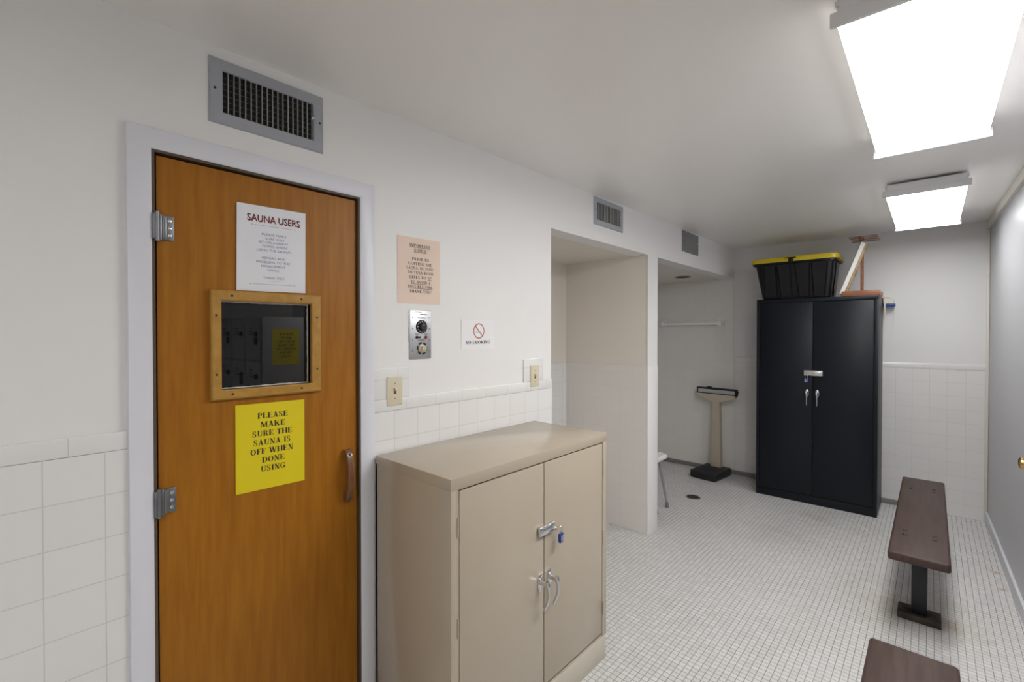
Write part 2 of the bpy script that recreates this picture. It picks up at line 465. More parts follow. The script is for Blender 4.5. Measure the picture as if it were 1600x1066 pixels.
SERIF = {
 'A': (0.86, dg(0.12, 0, 0.40, 1, T) + dg(0.55, 0, 0.32, 1, 0.21) + rc(0.22, 0.28, 0.62, 0.35) + sf(0.0, 0.28, 0) + sf(0.48, 0.86, 0)),
 'B': (0.76, stem(0.08, 0.06) + arc(0.36, 0.75, 0.27, 0.25, -90, 90, 0.17, 0.06) + arc(0.38, 0.26, 0.32, 0.26, -90, 90, 0.19, 0.06) + rc(0.25, 0.94, 0.38, 1) + rc(0.25, 0.47, 0.38, 0.53) + rc(0.25, 0, 0.4, 0.06)),
 'C': (0.80, arc(0.42, 0.5, 0.38, 0.52, 45, 320, 0.19, 0.06, 22) + rc(0.66, 0.66, 0.72, 1.0)),
 'D': (0.84, stem(0.08, 0.06) + arc(0.34, 0.5, 0.46, 0.5, -90, 90, 0.20, 0.06, 18) + rc(0.25, 0.94, 0.36, 1) + rc(0.25, 0, 0.36, 0.06)),
 'E': (0.74, stem(0.08, 0.06) + rc(0.25, 0.94, 0.66, 1) + rc(0.25, 0.47, 0.48, 0.53) + rc(0.25, 0, 0.68, 0.06) + rc(0.60, 0.74, 0.66, 1) + rc(0.62, 0, 0.69, 0.27) + rc(0.44, 0.36, 0.50, 0.64)),
 'F': (0.68, stem(0.08, 0.06) + rc(0.25, 0.94, 0.63, 1) + rc(0.25, 0.47, 0.46, 0.53) + rc(0.57, 0.74, 0.63, 1) + rc(0.42, 0.36, 0.48, 0.64)),
 'G': (0.86, arc(0.42, 0.5, 0.38, 0.52, 45, 330, 0.19, 0.06, 22) + rc(0.66, 0.66, 0.72, 1.0) + rc(0.58, 0.05, 0.77, 0.42) + sf(0.50, 0.84, 0.40)),
 'H': (0.90, stem(0.08, 0.06) + stem(0.62, 0.06) + rc(0.2, 0.47, 0.7, 0.53)),
 'I': (0.44, stem(0.12, 0.08)),
 'K': (0.88, stem(0.08, 0.06) + dg(0.26, 0.40, 0.66, 1, T) + dg(0.58, 0, 0.32, 0.55, 0.22) + sf(0.52, 0.86, 0) + sf(0.56, 0.82, 0.945)),
 'L': (0.72, stem(0.08, 0.06) + rc(0.25, 0, 0.66, 0.06) + rc(0.60, 0, 0.67, 0.30)),
 'M': (1.06, rc(0.12, 0, 0.19, 1) + dg(0.44, 0, 0.10, 1, 0.21) + dg(0.48, 0, 0.78, 1, T) + rc(0.76, 0, 0.96, 1) + sf(0.02, 0.30, 0) + sf(0.70, 1.02, 0) + sf(0.02, 0.26, 0.945) + sf(0.76, 1.02, 0.945)),
 'N': (0.88, rc(0.14, 0, 0.21, 1) + dg(0.56, 0, 0.10, 1, 0.21) + rc(0.69, 0, 0.76, 1) + sf(0.03, 0.32, 0) + sf(0.02, 0.26, 0.945) + sf(0.58, 0.87, 0.945)),
 'O': (0.86, arc(0.43, 0.5, 0.39, 0.52, 0, 360, 0.20, 0.06, 28)),
 'P': (0.72, stem(0.08, 0.06) + arc(0.36, 0.72, 0.31, 0.28, -90, 90, 0.18, 0.06) + rc(0.25, 0.94, 0.38, 1) + rc(0.25, 0.44, 0.38, 0.50)),
 'R': (0.84, stem(0.08, 0.06) + arc(0.36, 0.73, 0.30, 0.27, -90, 90, 0.18, 0.06) + rc(0.25, 0.94, 0.38, 1) + rc(0.25, 0.46, 0.38, 0.52) + dg(0.56, 0, 0.32, 0.50, 0.21) + sf(0.54, 0.85, 0)),
 'S': (0.68, arc(0.33, 0.735, 0.27, 0.285, 40, 250, 0.14, 0.07) + arc(0.33, 0.265, 0.29, 0.285, -145, 72, 0.15, 0.07) + dg(0.36, 0.40, 0.14, 0.60, 0.16) + rc(0.50, 0.70, 0.56, 1.0) + rc(0.06, 0.0, 0.12, 0.32)),
 'T': (0.76, stem(0.28, 0.08) + rc(0.04, 0.94, 0.72, 1) + rc(0.04, 0.72, 0.10, 1) + rc(0.66, 0.72, 0.72, 1)),
 'U': (0.86, rc(0.12, 0.3, 0.32, 1) + rc(0.67, 0.3, 0.74, 1) + arc(0.43, 0.31, 0.31, 0.33, 180, 360, 0.12, 0.09) + sf(0.03, 0.41, 0.945) + sf(0.57, 0.85, 0.945)),
 'V': (0.86, dg(0.34, 0, 0.10, 1, 0.21) + dg(0.40, 0, 0.70, 1, T) + sf(0.0, 0.38, 0.945) + sf(0.58, 0.87, 0.945)),
 'W': (1.20, dg(0.28, 0, 0.08, 1, 0.20) + dg(0.36, 0, 0.60, 1, T) + dg(0.70, 0, 0.50, 1, 0.20) + dg(0.80, 0, 1.04, 1, T) + sf(0.0, 0.34, 0.945) + sf(0.92, 1.2, 0.945)),
 'Y': (0.84, dg(0.30, 0.42, 0.06, 1, 0.21) + dg(0.42, 0.42, 0.70, 1, T) + rc(0.30, 0, 0.50, 0.46) + sf(0.22, 0.58, 0) + sf(0.0, 0.34, 0.945) + sf(0.58, 0.86, 0.945)),
 '!': (0.36, [[(0.10, 1.0), (0.27, 1.0), (0.21, 0.28), (0.16, 0.28)]] + arc(0.185, 0.1, 0.10, 0.11, 0, 360, 0.0999, 0.1099)),
 ',': (0.32, arc(0.15, 0.09, 0.09, 0.09, 0, 360, 0.0899, 0.0899) + dg(0.08, -0.18, 0.17, 0.06, 0.06)),
 '.': (0.32, arc(0.15, 0.09, 0.09, 0.09, 0, 360, 0.0899, 0.0899)),
 '"': (0.42, dg(0.06, 0.70, 0.10, 1.0, 0.10) + dg(0.24, 0.70, 0.28, 1.0, 0.10)),
 ' ': (0.40, []),
}

def serif_polys(text):
    x, out = 0.0, []
    for ch in text:
        adv, polys = SERIF[ch]
        for p in polys:
            out.append([(a + x, b) for a, b in p])
        x += adv + 0.03
    return out, x - 0.03

_sans_cache = {}
def sans_polys(text):
    """outlines of the built-in sans letters as 2-D polygons, cap height 1"""
    if text in _sans_cache:
        return _sans_cache[text]
    cu = bpy.data.curves.new('letters', 'FONT')
    cu.body = text
    cu.size = 1.0
    cu.resolution_u = 3
    o = bpy.data.objects.new('letters', cu)
    COL.objects.link(o)
    dgp = bpy.context.evaluated_depsgraph_get()
    dgp.update()
    me = bpy.data.meshes.new_from_object(o.evaluated_get(dgp))
    polys = [[(me.vertices[i].co.x, me.vertices[i].co.y) for i in p.vertices] for p in me.polygons]
    bpy.data.objects.remove(o)
    bpy.data.curves.remove(cu)
    bpy.data.meshes.remove(me)
    xs = [a for p in polys for a, b in p]
    h = 0.729
    x0, x1 = min(xs), max(xs)
    polys = [[((a - x0) / h, b / h) for a, b in p] for p in polys]
    _sans_cache[text] = (polys, (x1 - x0) / h)
    return _sans_cache[text]

def put_text(bm, to3d, text, cx, cz, width, cap, font='serif', thick=None):
    """centre of the line at (cx, cz) on the sheet, stretched to the given width"""
    polys, w = serif_polys(text) if font == 'serif' else sans_polys(text)
    k = width / w
    for p in polys:
        q = [(cx - width / 2 + a * k, cz - cap / 2 + b * cap) for a, b in p]
        if len(q) >= 3:
            try:
                bm.faces.new([bm.verts.new(to3d(*c)) for c in q])
            except ValueError:
                pass

def put_rect(bm, to3d, x0, z0, x1, z1):
    bm.faces.new([bm.verts.new(to3d(*c)) for c in ((x0, z0), (x1, z0), (x1, z1), (x0, z1))])

def put_ring(bm, to3d, cx, cz, r0, r1, n=36, a0=0, a1=360):
    for k in range(n):
        a, b = math.radians(a0 + (a1 - a0) * k / n), math.radians(a0 + (a1 - a0) * (k + 1) / n)
        bm.faces.new([bm.verts.new(to3d(cx + r * math.cos(t), cz + r * math.sin(t))) for r, t in ((r1, a), (r1, b), (r0, b), (r0, a))])

def sheet(name, mat, label, x_face, y0, y1, z0, z1, skew=(0, 0), wave=0.0012, facing=1, cat='sign'):
    """a sheet of paper with a very slight curl, lying on a wall face; returns object and a sheet-to-world mapping"""
    w, h = y1 - y0, z1 - z0
    s0, s1 = skew
    def off(u, v):
        return 0.0007 + wave * (0.5 + 0.5 * math.sin(u * 5.0 + 0.6)) * (0.35 + 0.65 * v)
    def place(u, v, lift):
        y = (y0 + u * w) if facing > 0 else (y1 - u * w)
        return Vector((x_face + facing * (off(u, v) + lift), y + s1 * v * 1.0, z0 + v * h + s0 * u))
    bm = bmesh.new()
    nx, nz = 10, 12
    for lift in (0.0, -0.0005):
        g = [[bm.verts.new(place(i / nx, j / nz, lift)) for j in range(nz + 1)] for i in range(nx + 1)]
        for i in range(nx):
            for j in range(nz):
                f = (g[i][j], g[i + 1][j], g[i + 1][j + 1], g[i][j + 1])
                bm.faces.new(f if (lift == 0.0) == (facing > 0) else tuple(reversed(f)))
        if lift == 0.0:
            top = g
    # close the rim
    bot = g
    rim = [(i, 0) for i in range(nx)] + [(nx, j) for j in range(nz)] + [(i, nz) for i in range(nx, 0, -1)] + [(0, j) for j in range(nz, 0, -1)]
    for a, b in zip(rim, rim[1:] + rim[:1]):
        bm.faces.new((top[a[0]][a[1]], bot[a[0]][a[1]], bot[b[0]][b[1]], top[b[0]][b[1]]))
    o = obj(name, bm, mat)
    tag(o, label, cat)
    def to3d(a, b, lift=0.0004):                 # a across 0..w, b up 0..h
        return place(a / w, b / h, lift)
    return o, to3d, w, h

# ------------------------------------------------------------------ the room
YB = 5.38                       # back wall
def ceil_z(y):
    return 2.394 + 0.0097 * y
def right_x(y):                 # the right wall leans away a little towards the camera
    return 1.945 + (YB - y) * 0.0205

HDR = 2.13                      # underside of the headers over both alcoves
AL0, AL1 = 2.10, 3.30           # first alcove opening
PIER = 3.47
TOPZ = 2.55
X_EXT, Y_FRONT, Y_JOG = 3.75, -1.6, 1.62

bm = bmesh.new()
add_box(bm, (-1.4, Y_FRONT - 0.1, -0.08), (X_EXT + 0.1, YB + 0.1, 0.0))
struct(obj('floor', bm, M['floor'], smooth=False), 'white mosaic tile floor with grey joints', 'floor')

bm = bmesh.new()
y0, y1 = Y_FRONT - 0.1, YB + 0.1
add_prism(bm, [(-0.12, y0, ceil_z(y0)), (-0.12, y1, ceil_z(y1)), (-0.12, y1, 2.6), (-0.12, y0, 2.6)], (X_EXT + 0.22, 0, 0))
struct(obj('ceiling', bm, M['ceiling'], smooth=False), 'painted off-white ceiling with a soft sheen', 'ceiling')

DY0, DY1, DZ = 0.283, 0.913, 2.045        # door opening
bm = bmesh.new()
WT = -0.12
add_box(bm, (WT, Y_FRONT - 0.1, 0), (0, DY0, TOPZ))
add_box(bm, (WT, DY0, DZ), (0, DY1, TOPZ))
add_box(bm, (WT, DY1, 0), (0, AL0, TOPZ))
add_box(bm, (WT, AL0, HDR), (0, AL1 + 0.008, TOPZ))
add_box(bm, (WT, AL1 + 0.008, HDR), (0, YB, TOPZ))
struct(obj('wall_left', bm, M['wall'], smooth=False), 'white painted left wall with a tiled lower half', 'wall')

struct(box_obj('wall_partition', (-1.30, AL1 + 0.008, 0), (0, PIER - 0.008, HDR), M['alcove']), 'short white partition wall between the two alcoves', 'wall')
bm = bmesh.new()
add_box(bm, (-1.40, AL0 - 0.12, 0), (-0.755, AL1 + 0.008, HDR))
add_box(bm, (-0.755, AL0 - 0.12, 0), (WT, AL0 - 0.0, HDR))
struct(obj('wall_alcove', bm, M['alcove'], smooth=False), 'warm white walls at the back of the first alcove', 'wall')
struct(box_obj('wall_shower', (-1.40, PIER - 0.008, 0), (-1.10, YB, HDR), M['alcove']), 'tiled side wall of the shower alcove', 'wall')
bm = bmesh.new()
add_box(bm, (-1.40, AL0 - 0.12, HDR), (WT, YB, HDR + 0.08))
struct(obj('ceiling_alcove', bm, M['alcove'], smooth=False), 'low painted ceiling over both alcoves', 'ceiling')
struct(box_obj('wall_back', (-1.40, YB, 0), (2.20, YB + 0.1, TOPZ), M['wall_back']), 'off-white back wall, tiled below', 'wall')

bm = bmesh.new()
ya, yb = Y_JOG, YB
add_prism(bm, [(right_x(ya), ya, 0), (right_x(yb), yb, 0), (2.25, yb, 0), (2.25, ya, 0)], (0, 0, TOPZ))
struct(obj('wall_right', bm, M['right_wall'], smooth=False), 'smooth pale grey right wall', 'wall')
struct(box_obj('wall_jog', (2.25, Y_JOG, 0), (X_EXT, Y_JOG + 0.1, TOPZ), M['wall']), 'white wall behind the lockers', 'wall')
struct(box_obj('wall_far', (X_EXT, Y_FRONT - 0.1, 0), (X_EXT + 0.1, Y_JOG + 0.1, TOPZ), M['wall']), 'white side wall behind the camera', 'wall')
struct(box_obj('wall_front', (0, Y_FRONT - 0.1, 0), (X_EXT, Y_FRONT, TOPZ), M['wall']), 'white wall behind the camera', 'wall')

# tiled lower walls; every slab keeps its origin on a joint of its own grid
TZ, CZ = 1.227, 1.276
trim_n = [0]
def trim(bm, mat, loc, label, smooth=True):
    trim_n[0] += 1
    return struct(obj('trim_%d' % trim_n[0], bm, mat, None, loc, smooth), label, 'trim')

def tile_slab(axis, a0, a1, face, sgn, origin, label, z0=0.0, z1=TZ, mats=('tile', 'cap'), cap=True, cap_origin=None, th=0.008):
    """axis 'y': slab on a wall facing +-x; axis 'x': slab on a wall facing +-y"""
    f0, f1 = sorted((face, face + sgn * th))
    suf = '_yz' if axis == 'y' else '_xz'
    def lo_hi(c0, c1, g0, g1):
        return ((g0, a0, c0), (g1, a1, c1)) if axis == 'y' else ((a0, g0, c0), (a1, g1, c1))
    o = (0, origin, TZ) if axis == 'y' else (origin, 0, TZ)
    bm = bmesh.new()
    lo, hi = lo_hi(z0, z1, f0, f1)
    add_box(bm, lo, hi)
    trim(bm, M['tile' + suf] if mats[0] == 'tile' else mats[0], o, label, smooth=False)
    if cap:
        bm = bmesh.new()
        g0, g1 = sorted((face, face + sgn * (th + 0.002)))
        lo, hi = lo_hi(z1, CZ, g0, g1)
        add_box(bm, lo, hi, 0.004, 2)
        co = origin if cap_origin is None else cap_origin
        oc = (0, co, TZ + 0.3) if axis == 'y' else (co, 0, TZ + 0.3)
        trim(bm, M['cap' + suf], oc, 'rounded cap row on top of the ' + label)

tile_slab('y', Y_FRONT, 0.231, 0, 1, 0.0693, 'white wall tiles left of the sauna door', cap_origin=0.115)
tile_slab('y', 0.967, AL0, 0, 1, 1.060, 'white wall tiles between the sauna door and the alcove', cap_origin=1.115)
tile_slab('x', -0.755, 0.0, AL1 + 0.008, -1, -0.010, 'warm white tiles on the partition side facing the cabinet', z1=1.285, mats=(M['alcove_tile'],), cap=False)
tile_slab('x', -1.10, 0.0, PIER - 0.008, 1, -0.010, 'white tiles on the shower side of the partition')
bm = bmesh.new(); add_box(bm, (0, AL1, 0), (0.008, PIER, CZ), 0.003)
trim(bm, M['wall'], None, 'narrow white tiled end of the partition')
bm = bmesh.new(); add_box(bm, (0, AL1, CZ), (0.003, PIER, HDR))
trim(bm, M['wall'], None, 'white painted end of the partition above the tile')
tile_slab('y', AL0 + 0.008, AL1, -0.755, 1, AL0, 'white tiles at the back of the first alcove', z1=1.285, cap=False)
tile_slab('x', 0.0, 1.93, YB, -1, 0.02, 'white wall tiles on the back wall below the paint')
bm = bmesh.new(); add_box(bm, (-1.10, YB - 0.008, 0), (-0.001, YB, HDR))
trim(bm, M['shower_tile'], (0.02, 0, TZ), 'full height white tiles on the shower back wall', smooth=False)
bm = bmesh.new(); add_box(bm, (-1.10, PIER, 0), (-1.092, YB - 0.008, HDR))
trim(bm, M['tile_yz'], (0, PIER, TZ), 'full height tiles on the shower side wall', smooth=False)
# tile patches round the two switches
for (a, b, org, lab) in ((0.967, 1.133, 1.077, 'small tile patch round the switch by the sauna door'), (1.857, 2.020, 1.902, 'small tile patch round the switch by the alcove')):
    bm = bmesh.new()
    add_box(bm, (0, a, CZ), (0.008, b, 1.398), 0.003)
    trim(bm, M['tile_yz'], (0, org, 1.352 - 0.1115), lab)

# base of the walls
struct(box_obj('baseboard_back', (-1.092, YB - 0.022, 0), (1.46, YB - 0.008, 0.045), M['cove_base'], bev=0.004), 'dark grey cove base along the back wall', 'baseboard')
bm = bmesh.new()
add_prism(bm, [(right_x(1.7) - 0.014, 1.7, 0), (right_x(5.36) - 0.014, 5.36, 0), (right_x(5.36), 5.36, 0), (right_x(1.7), 1.7, 0)], (0, 0, 0.085))
struct(obj('baseboard_right', bm, M['baseboard']), 'white baseboard along the right wall', 'baseboard')
bm = bmesh.new()
def cz_(y): return ceil_z(y)
a, b = 1.65, YB - 0.001
add_loft(bm, [[(right_x(y) - 0.020, y, cz_(y) - 0.062), (right_x(y) + 0.0, y, cz_(y) - 0.062), (right_x(y) + 0.0, y, cz_(y) - 0.001), (right_x(y) - 0.020, y, cz_(y) - 0.001)] for y in (a, b)])
trim(bm, M['cream_trim'], None, 'cream board along the top of the right wall', smooth=False)
bm = bmesh.new(); add_box(bm, (right_x(YB) - 0.018, YB - 0.018, 0.08), (right_x(YB), YB, 2.38), 0.004)
trim(bm, M['cream_trim'], None, 'cream strip up the corner of the back and right walls')

# ------------------------------------------------------------------ sauna door
bm = bmesh.new()                                    # casing with mitred corners
cy0, cy1, cz1 = 0.230, 0.968, 2.100
def casing_prof(depth_list, inner, outer):
    return [(inner + (outer - inner) * t, d) for t, d in depth_list]
PROF = ((0.0, 0.0), (0.0, 0.013), (0.10, 0.016), (0.80, 0.021), (0.95, 0.018), (1.0, 0.012), (1.0, 0.0))
def loop(yi, zi, yo, zo):
    return [(max(d, 0.0), yi + (yo - yi) * t, zi + (zo - zi) * t) for t, d in PROF]
add_loft(bm, [loop(0.285, 0.0, cy0, 0.0), loop(0.285, 2.043, cy0, cz1), loop(0.911, 2.043, cy1, cz1), loop(0.911, 0.0, cy1, 0.0)])
trim(bm, M['casing'], None, 'white painted casing round the sauna door')
bm = bmesh.new()
add_box(bm, (-0.12, DY0, 0), (0.011, 0.2925, DZ))
add_box(bm, (-0.12, 0.9035, 0), (0.011, DY1, DZ))
add_box(bm, (-0.12, 0.2925, 2.036), (0.011, 0.9035, DZ))
add_box(bm, (-0.075, 0.2925, 0), (-0.055, 0.305, 2.036))
add_box(bm, (-0.075, 0.891, 0), (-0.055, 0.9035, 2.036))
add_box(bm, (-0.075, 0.305, 2.024), (-0.055, 0.891, 2.036))
trim(bm, M['jamb'], None, 'thin dark brown jamb round the sauna door', smooth=False)

WY0, WY1, WZ0, WZ1 = 0.452, 0.727, 1.364, 1.636     # glass opening
bm = bmesh.new()
S0, S1, ST = 0.2985, 0.9005, 2.0305
add_box(bm, (-0.045, S0, 0.008), (-0.002, WY0, ST))
add_box(bm, (-0.045, WY1, 0.008), (-0.002, S1, ST))
add_box(bm, (-0.045, WY0, 0.008), (-0.002, WY1, WZ0))
add_box(bm, (-0.045, WY0, WZ1), (-0.002, WY1, ST))
bmesh.ops.remove_doubles(bm, verts=bm.verts[:], dist=0.0001)
door = struct(obj('door_1', bm, M['door_wood'], smooth=False), 'honey brown wooden sauna door with a small window', 'door')
bm = bmesh.new()                                   # window frame strips, mitred
def wl(yi, zi, yo, zo):
    return [(-0.020, yi, zi), (0.013, yi, zi), (0.016, yi + (yo - yi) * .15, zi + (zo - zi) * .15), (0.016, yi + (yo - yi) * .85, zi + (zo - zi) * .85), (0.012, yo, zo), (-0.002, yo, zo)]
IN = ((WY0, WZ0), (WY1, WZ0), (WY1, WZ1), (WY0, WZ1))
OUT = ((0.424, 1.334), (0.760, 1.334), (0.760, 1.667), (0.424, 1.667))
loops = [wl(*i, *o) for i, o in zip(IN, OUT)]
add_loft(bm, loops + [loops[0]], False, False)
bmesh.ops.remove_doubles(bm, verts=bm.verts[:], dist=0.0001)
wf = obj('window_frame', bm, M['frame_wood'], door)
wf['label'] = 'lighter oak frame with dark screw holes'
for (y, z) in ((0.480, 1.651), (0.690, 1.651), (0.480, 1.350), (0.690, 1.350), (0.438, 1.590), (0.438, 1.412), (0.744, 1.590), (0.744, 1.412)):
    bm = bmesh.new(); add_lathe(bm, [(0, 0.0038), (0.0012, 0.0036), (0.0016, 0.002), (0.0006, 0.0)], (0.0155, y, z), (1, 0, 0), 14)
    obj('screw', bm, M['black'], wf)
bm = bmesh.new()                                   # crumbly putty line round the glass
def jag(k): return 0.003 + 0.0022 * random.random()
pts = []
n = 26
for (a, b) in zip(IN, IN[1:] + IN[:1]):
    for k in range(n):
        pts.append((a[0] + (b[0] - a[0]) * k / n, a[1] + (b[1] - a[1]) * k / n))
cyw, czw = (WY0 + WY1) / 2, (WZ0 + WZ1) / 2
inner = []
for (y, z) in pts:
    w_ = jag(0)
    inner.append((y + (w_ if y < cyw else -w_) * (1 if abs(y - cyw) > 0.13 else 0), z + (w_ if z < czw else -w_) * (1 if abs(z - czw) > 0.13 else 0)))
va = [bm.verts.new((-0.0175, y, z)) for y, z in pts]
vb = [bm.verts.new((-0.0190, y, z)) for y, z in inner]
for k in range(len(va)):
    k2 = (k + 1) % len(va)
    bm.faces.new((va[k], va[k2], vb[k2], vb[k]))
obj('putty', bm, M['caulk'], wf)
box_obj('glass_pane', (-0.026, WY0 - 0.001, WZ0 - 0.001), (-0.0195, WY1 + 0.001, WZ1 + 0.001), M['glass'], door)['label'] = 'dark reflecting window glass'

def hinge(z0, z1, flip):
    bm = bmesh.new()
    yb_ = 0.2895
    add_box(bm, (-0.002, 0.304, z0), (0.0035, 0.338, z1), 0.0015)            # flat leaf on the door
    add_box(bm, (0.0035, 0.3085, z0 + 0.002), (0.0125, 0.3185, z1 - 0.002), 0.002)  # raised strap
    add_box(bm, (0.0035, 0.296, z0 - 0.003), (0.0155, 0.3085, z1 + 0.003), 0.004)
    add_tube(bm, [(0.016, 0.297, z0 - 0.006), (0.016, 0.297, z1 + 0.006)], 0.006, 14)
    add_box(bm, (0.0115, yb_ - 0.004, z0 - 0.001), (0.0205, yb_ + 0.003, z1 + 0.001), 0.0015)
    o = obj('hinge', bm, M['dull_steel'], door)
    for zz in (z0 + 0.014, (z0 + z1) / 2, z1 - 0.014):
        bm = bmesh.new()
        add_lathe(bm, [(0, 0.0052), (0.0016, 0.0046), (0.0026, 0.0015), (0.0026, 0)], (0.0033, 0.3275, zz), (1, 0, 0), 14)
        obj('screw', bm, M['chrome'], o)
hinge(1.797, 1.866, 1)
hinge(1.029, 1.098, 0)
bm = bmesh.new()                                   # bowed wooden pull
prof = []
z0, z1 = 0.918, 1.108
for k in range(17):
    t = k / 16
    z = z0 + (z1 - z0) * t
    bow = math.sin(PI * t) ** 0.55
    thick = 0.026 + 0.0 * bow
    xo = 0.016 + 0.026 * bow
    xi = 0.000 if (t < 0.17 or t > 0.83) else 0.000 + 0.018 * min(1.0, min(t - 0.17, 0.83 - t) / 0.07)
    wy = 0.0125 - 0.0015 * bow
    c = 0.003
    prof.append([(xi - 0.002, 0.858 - wy, z), (xo - c, 0.858 - wy, z), (xo, 0.858 - wy + c, z), (xo, 0.858 + wy - c, z), (xo - c, 0.858 + wy, z), (xi - 0.002, 0.858 + wy, z)])
add_loft(bm, prof)
pull = obj('pull_handle', bm, M['pull_wood'], door)
for zz in (z0 + 0.014, z1 - 0.014):
    bm = bmesh.new(); add_lathe(bm, [(0, 0.004), (0.0015, 0.0035), (0.0018, 0)], (0.0265 + 0.004, 0.858, zz), (1, 0, 0), 14)
    obj('screw', bm, M['jamb'], pull)

# ------------------------------------------------------------------ paper notices
o, t3, w, h = sheet('paper_sign', M['paper_white'], 'white paper headed SAUNA USERS above the sauna door window', 0.0, 0.4965, 0.7100, 1.6695, 1.9430, skew=(0.004, 0.002), wave=0.002)
def zl(y): return h * (1 - (y - 105) / 875.0)
def xl(a, b): return ((a + b) / 2 - 60) / 715.0 * w, (b - a) / 715.0 * w
bm = bmesh.new()
c, ww = xl(160, 710)
put_text(bm, lambda a, b: t3(a + 0.0010, b - 0.0010, 0.0003), 'SAUNA USERS', c, zl(232), ww, 0.0235, 'sans')
k = obj('heading', bm, M['red_ink'], o, smooth=False, fix=False); k['label'] = 'red heading SAUNA USERS'
bm = bmesh.new()
put_text(bm, lambda a, b: t3(a - 0.0008, b + 0.0008, 0.0006), 'SAUNA USERS', c, zl(232), ww * 0.995, 0.0225, 'sans')
obj('heading_shadow', bm, M['maroon_ink'], o, smooth=False, fix=False)
bm = bmesh.new()
for txt, y, a, b in (('PLEASE MAKE', 390, 305, 560), ('SURE YOU', 433, 340, 535), ('SIT ON A HEAVY', 471, 275, 582), ('TOWEL WHEN', 511, 305, 565), ('USING THE SAUNA!', 553, 252, 605), ('REPORT ANY', 633, 308, 548), ('PROBLEMS TO THE', 675, 250, 602), ('MANAGEMENT', 717, 300, 552), ('OFFICE.', 757, 360, 490), ('THANK YOU!', 838, 320, 540)):
    c, ww = xl(a, b)
    put_text(bm, t3, txt, c, zl(y), ww, 0.0078, 'sans')
k = obj('lettering', bm, M['blue_ink'], o, smooth=False, fix=False); k['label'] = 'faded blue capital letters'
bm = bmesh.new()
for y, a, b in ((303, 205, 655), (905, 190, 650)):
    bm = bmesh.new()
    xa, xb = (a - 60) / 715.0 * w, (b - 60) / 715.0 * w
    put_rect(bm, t3, xa + 0.006, zl(y) - 0.0009, xb - 0.006, zl(y) + 0.0009)
    for xx in (xa, xb):
        put_ring(bm, t3, xx, zl(y), 0.0002, 0.0024, 12)
    obj('ruled_line', bm, M['pale_ink'], o, smooth=False, fix=False)
bm = bmesh.new()
put_rect(bm, t3, *(lambda c, ww: (c - ww / 2, zl(872), c + ww / 2, zl(872) + 0.0012))(*xl(385, 480)))
obj('small_print', bm, M['pale_ink'], o, smooth=False, fix=False)

o, t3, w, h = sheet('paper_sign', M['paper_yellow'], 'bright yellow paper notice below the sauna door window', 0.0, 0.4910, 0.7045, 1.0335, 1.3120, skew=(-0.003, 0.0), wave=0.0012)
bm = bmesh.new()
for i, (txt, f, cx) in enumerate((('PLEASE', .445, .52), ('MAKE', .364, .52), ('SURE THE', .587, .515), ('SAUNA IS', .545, .51), ('OFF WHEN', .628, .51), ('DONE', .335, .525), ('USING', .364, .52))):
    put_text(bm, t3, txt, cx * w, h - 0.040 - 0.0287 * i, f * w, 0.0180)
k = obj('lettering', bm, M['black_ink'], o, smooth=False, fix=False); k['label'] = 'bold black lettering'

o, t3, w, h = sheet('paper_sign', M['paper_pink'], 'peach paper headed IMPORTANT NOTICE above the control panel', 0.0, 1.0805, 1.2990, 1.6580, 1.9330, skew=(0.002, 0.0), wave=0.0012)
bm = bmesh.new()
for txt, y, a, b, ul in (('IMPORTANT', 225, 252, 545, 1), ('NOTICE', 292, 310, 490, 1), ('PRIOR TO', 415, 285, 525, 0), ('LEAVING THE', 480, 235, 570, 0), ('SAUNA, BE SURE', 541, 208, 590, 0), ('TO TURN BOTH', 606, 228, 586, 0), ('DIALS TO "O"', 671, 245, 570, 2), ('TO AVOID A', 736, 268, 550, 1), ('POSSIBLE FIRE', 801, 225, 580, 1), ('THANK YOU!', 868, 250, 560, 0)):
    c, ww = ((a + b) / 2 - 90) / 600.0 * w, (b - a) / 600.0 * w
    z = h * (1 - (y - 118) / 925.0)
    put_text(bm, t3, txt, c, z, ww, 0.0118)
    if ul:
        put_rect(bm, t3, c + (ww * 0.30 if ul == 2 else -ww / 2), z - 0.0092, c + ww / 2, z - 0.0076)
k = obj('lettering', bm, M['brown_ink'], o, smooth=False, fix=False); k['label'] = 'dark serif lettering, some lines underlined'

o, t3, w, h = sheet('paper_sign', M['paper_wall'], 'small white no smoking card on the left wall', 0.0, 1.4220, 1.6400, 1.4600, 1.5980, skew=(0.002, 0.0), wave=0.002)
bm = bmesh.new()
put_text(bm, t3, 'NO SMOKING', w * 0.49, 0.0325, w * 0.74, 0.0145)
obj('lettering', bm, M['black_ink'], o, smooth=False, fix=False)
bm = bmesh.new()
cx, cz, R_ = w * 0.515, 0.0855, 0.0365
put_ring(bm, t3, cx, cz, R_ - 0.0052, R_)
ct, s_ = math.cos(math.radians(135)), math.sin(math.radians(135))
r_ = R_ - 0.003
hw = 0.0023
q = [(cx + r_ * ct + hw * s_, cz + r_ * s_ - hw * ct), (cx + r_ * ct - hw * s_, cz + r_ * s_ + hw * ct), (cx - r_ * ct - hw * s_, cz - r_ * s_ + hw * ct), (cx - r_ * ct + hw * s_, cz - r_ * s_ - hw * ct)]
bm.faces.new([bm.verts.new(t3(*c, 0.0007)) for c in q])
k = obj('prohibition_ring', bm, M['orange_ink'], o, smooth=False, fix=False); k['label'] = 'red circle with a slash'
bm = bmesh.new()
put_rect(bm, t3, cx - 0.022, cz - 0.0065, cx + 0.012, cz - 0.0015)
for k_ in range(3):
    put_rect(bm, t3, cx + 0.010 + k_ * 0.003, cz + 0.004 + k_ * 0.006, cx + 0.0125 + k_ * 0.003, cz + 0.009 + k_ * 0.006)
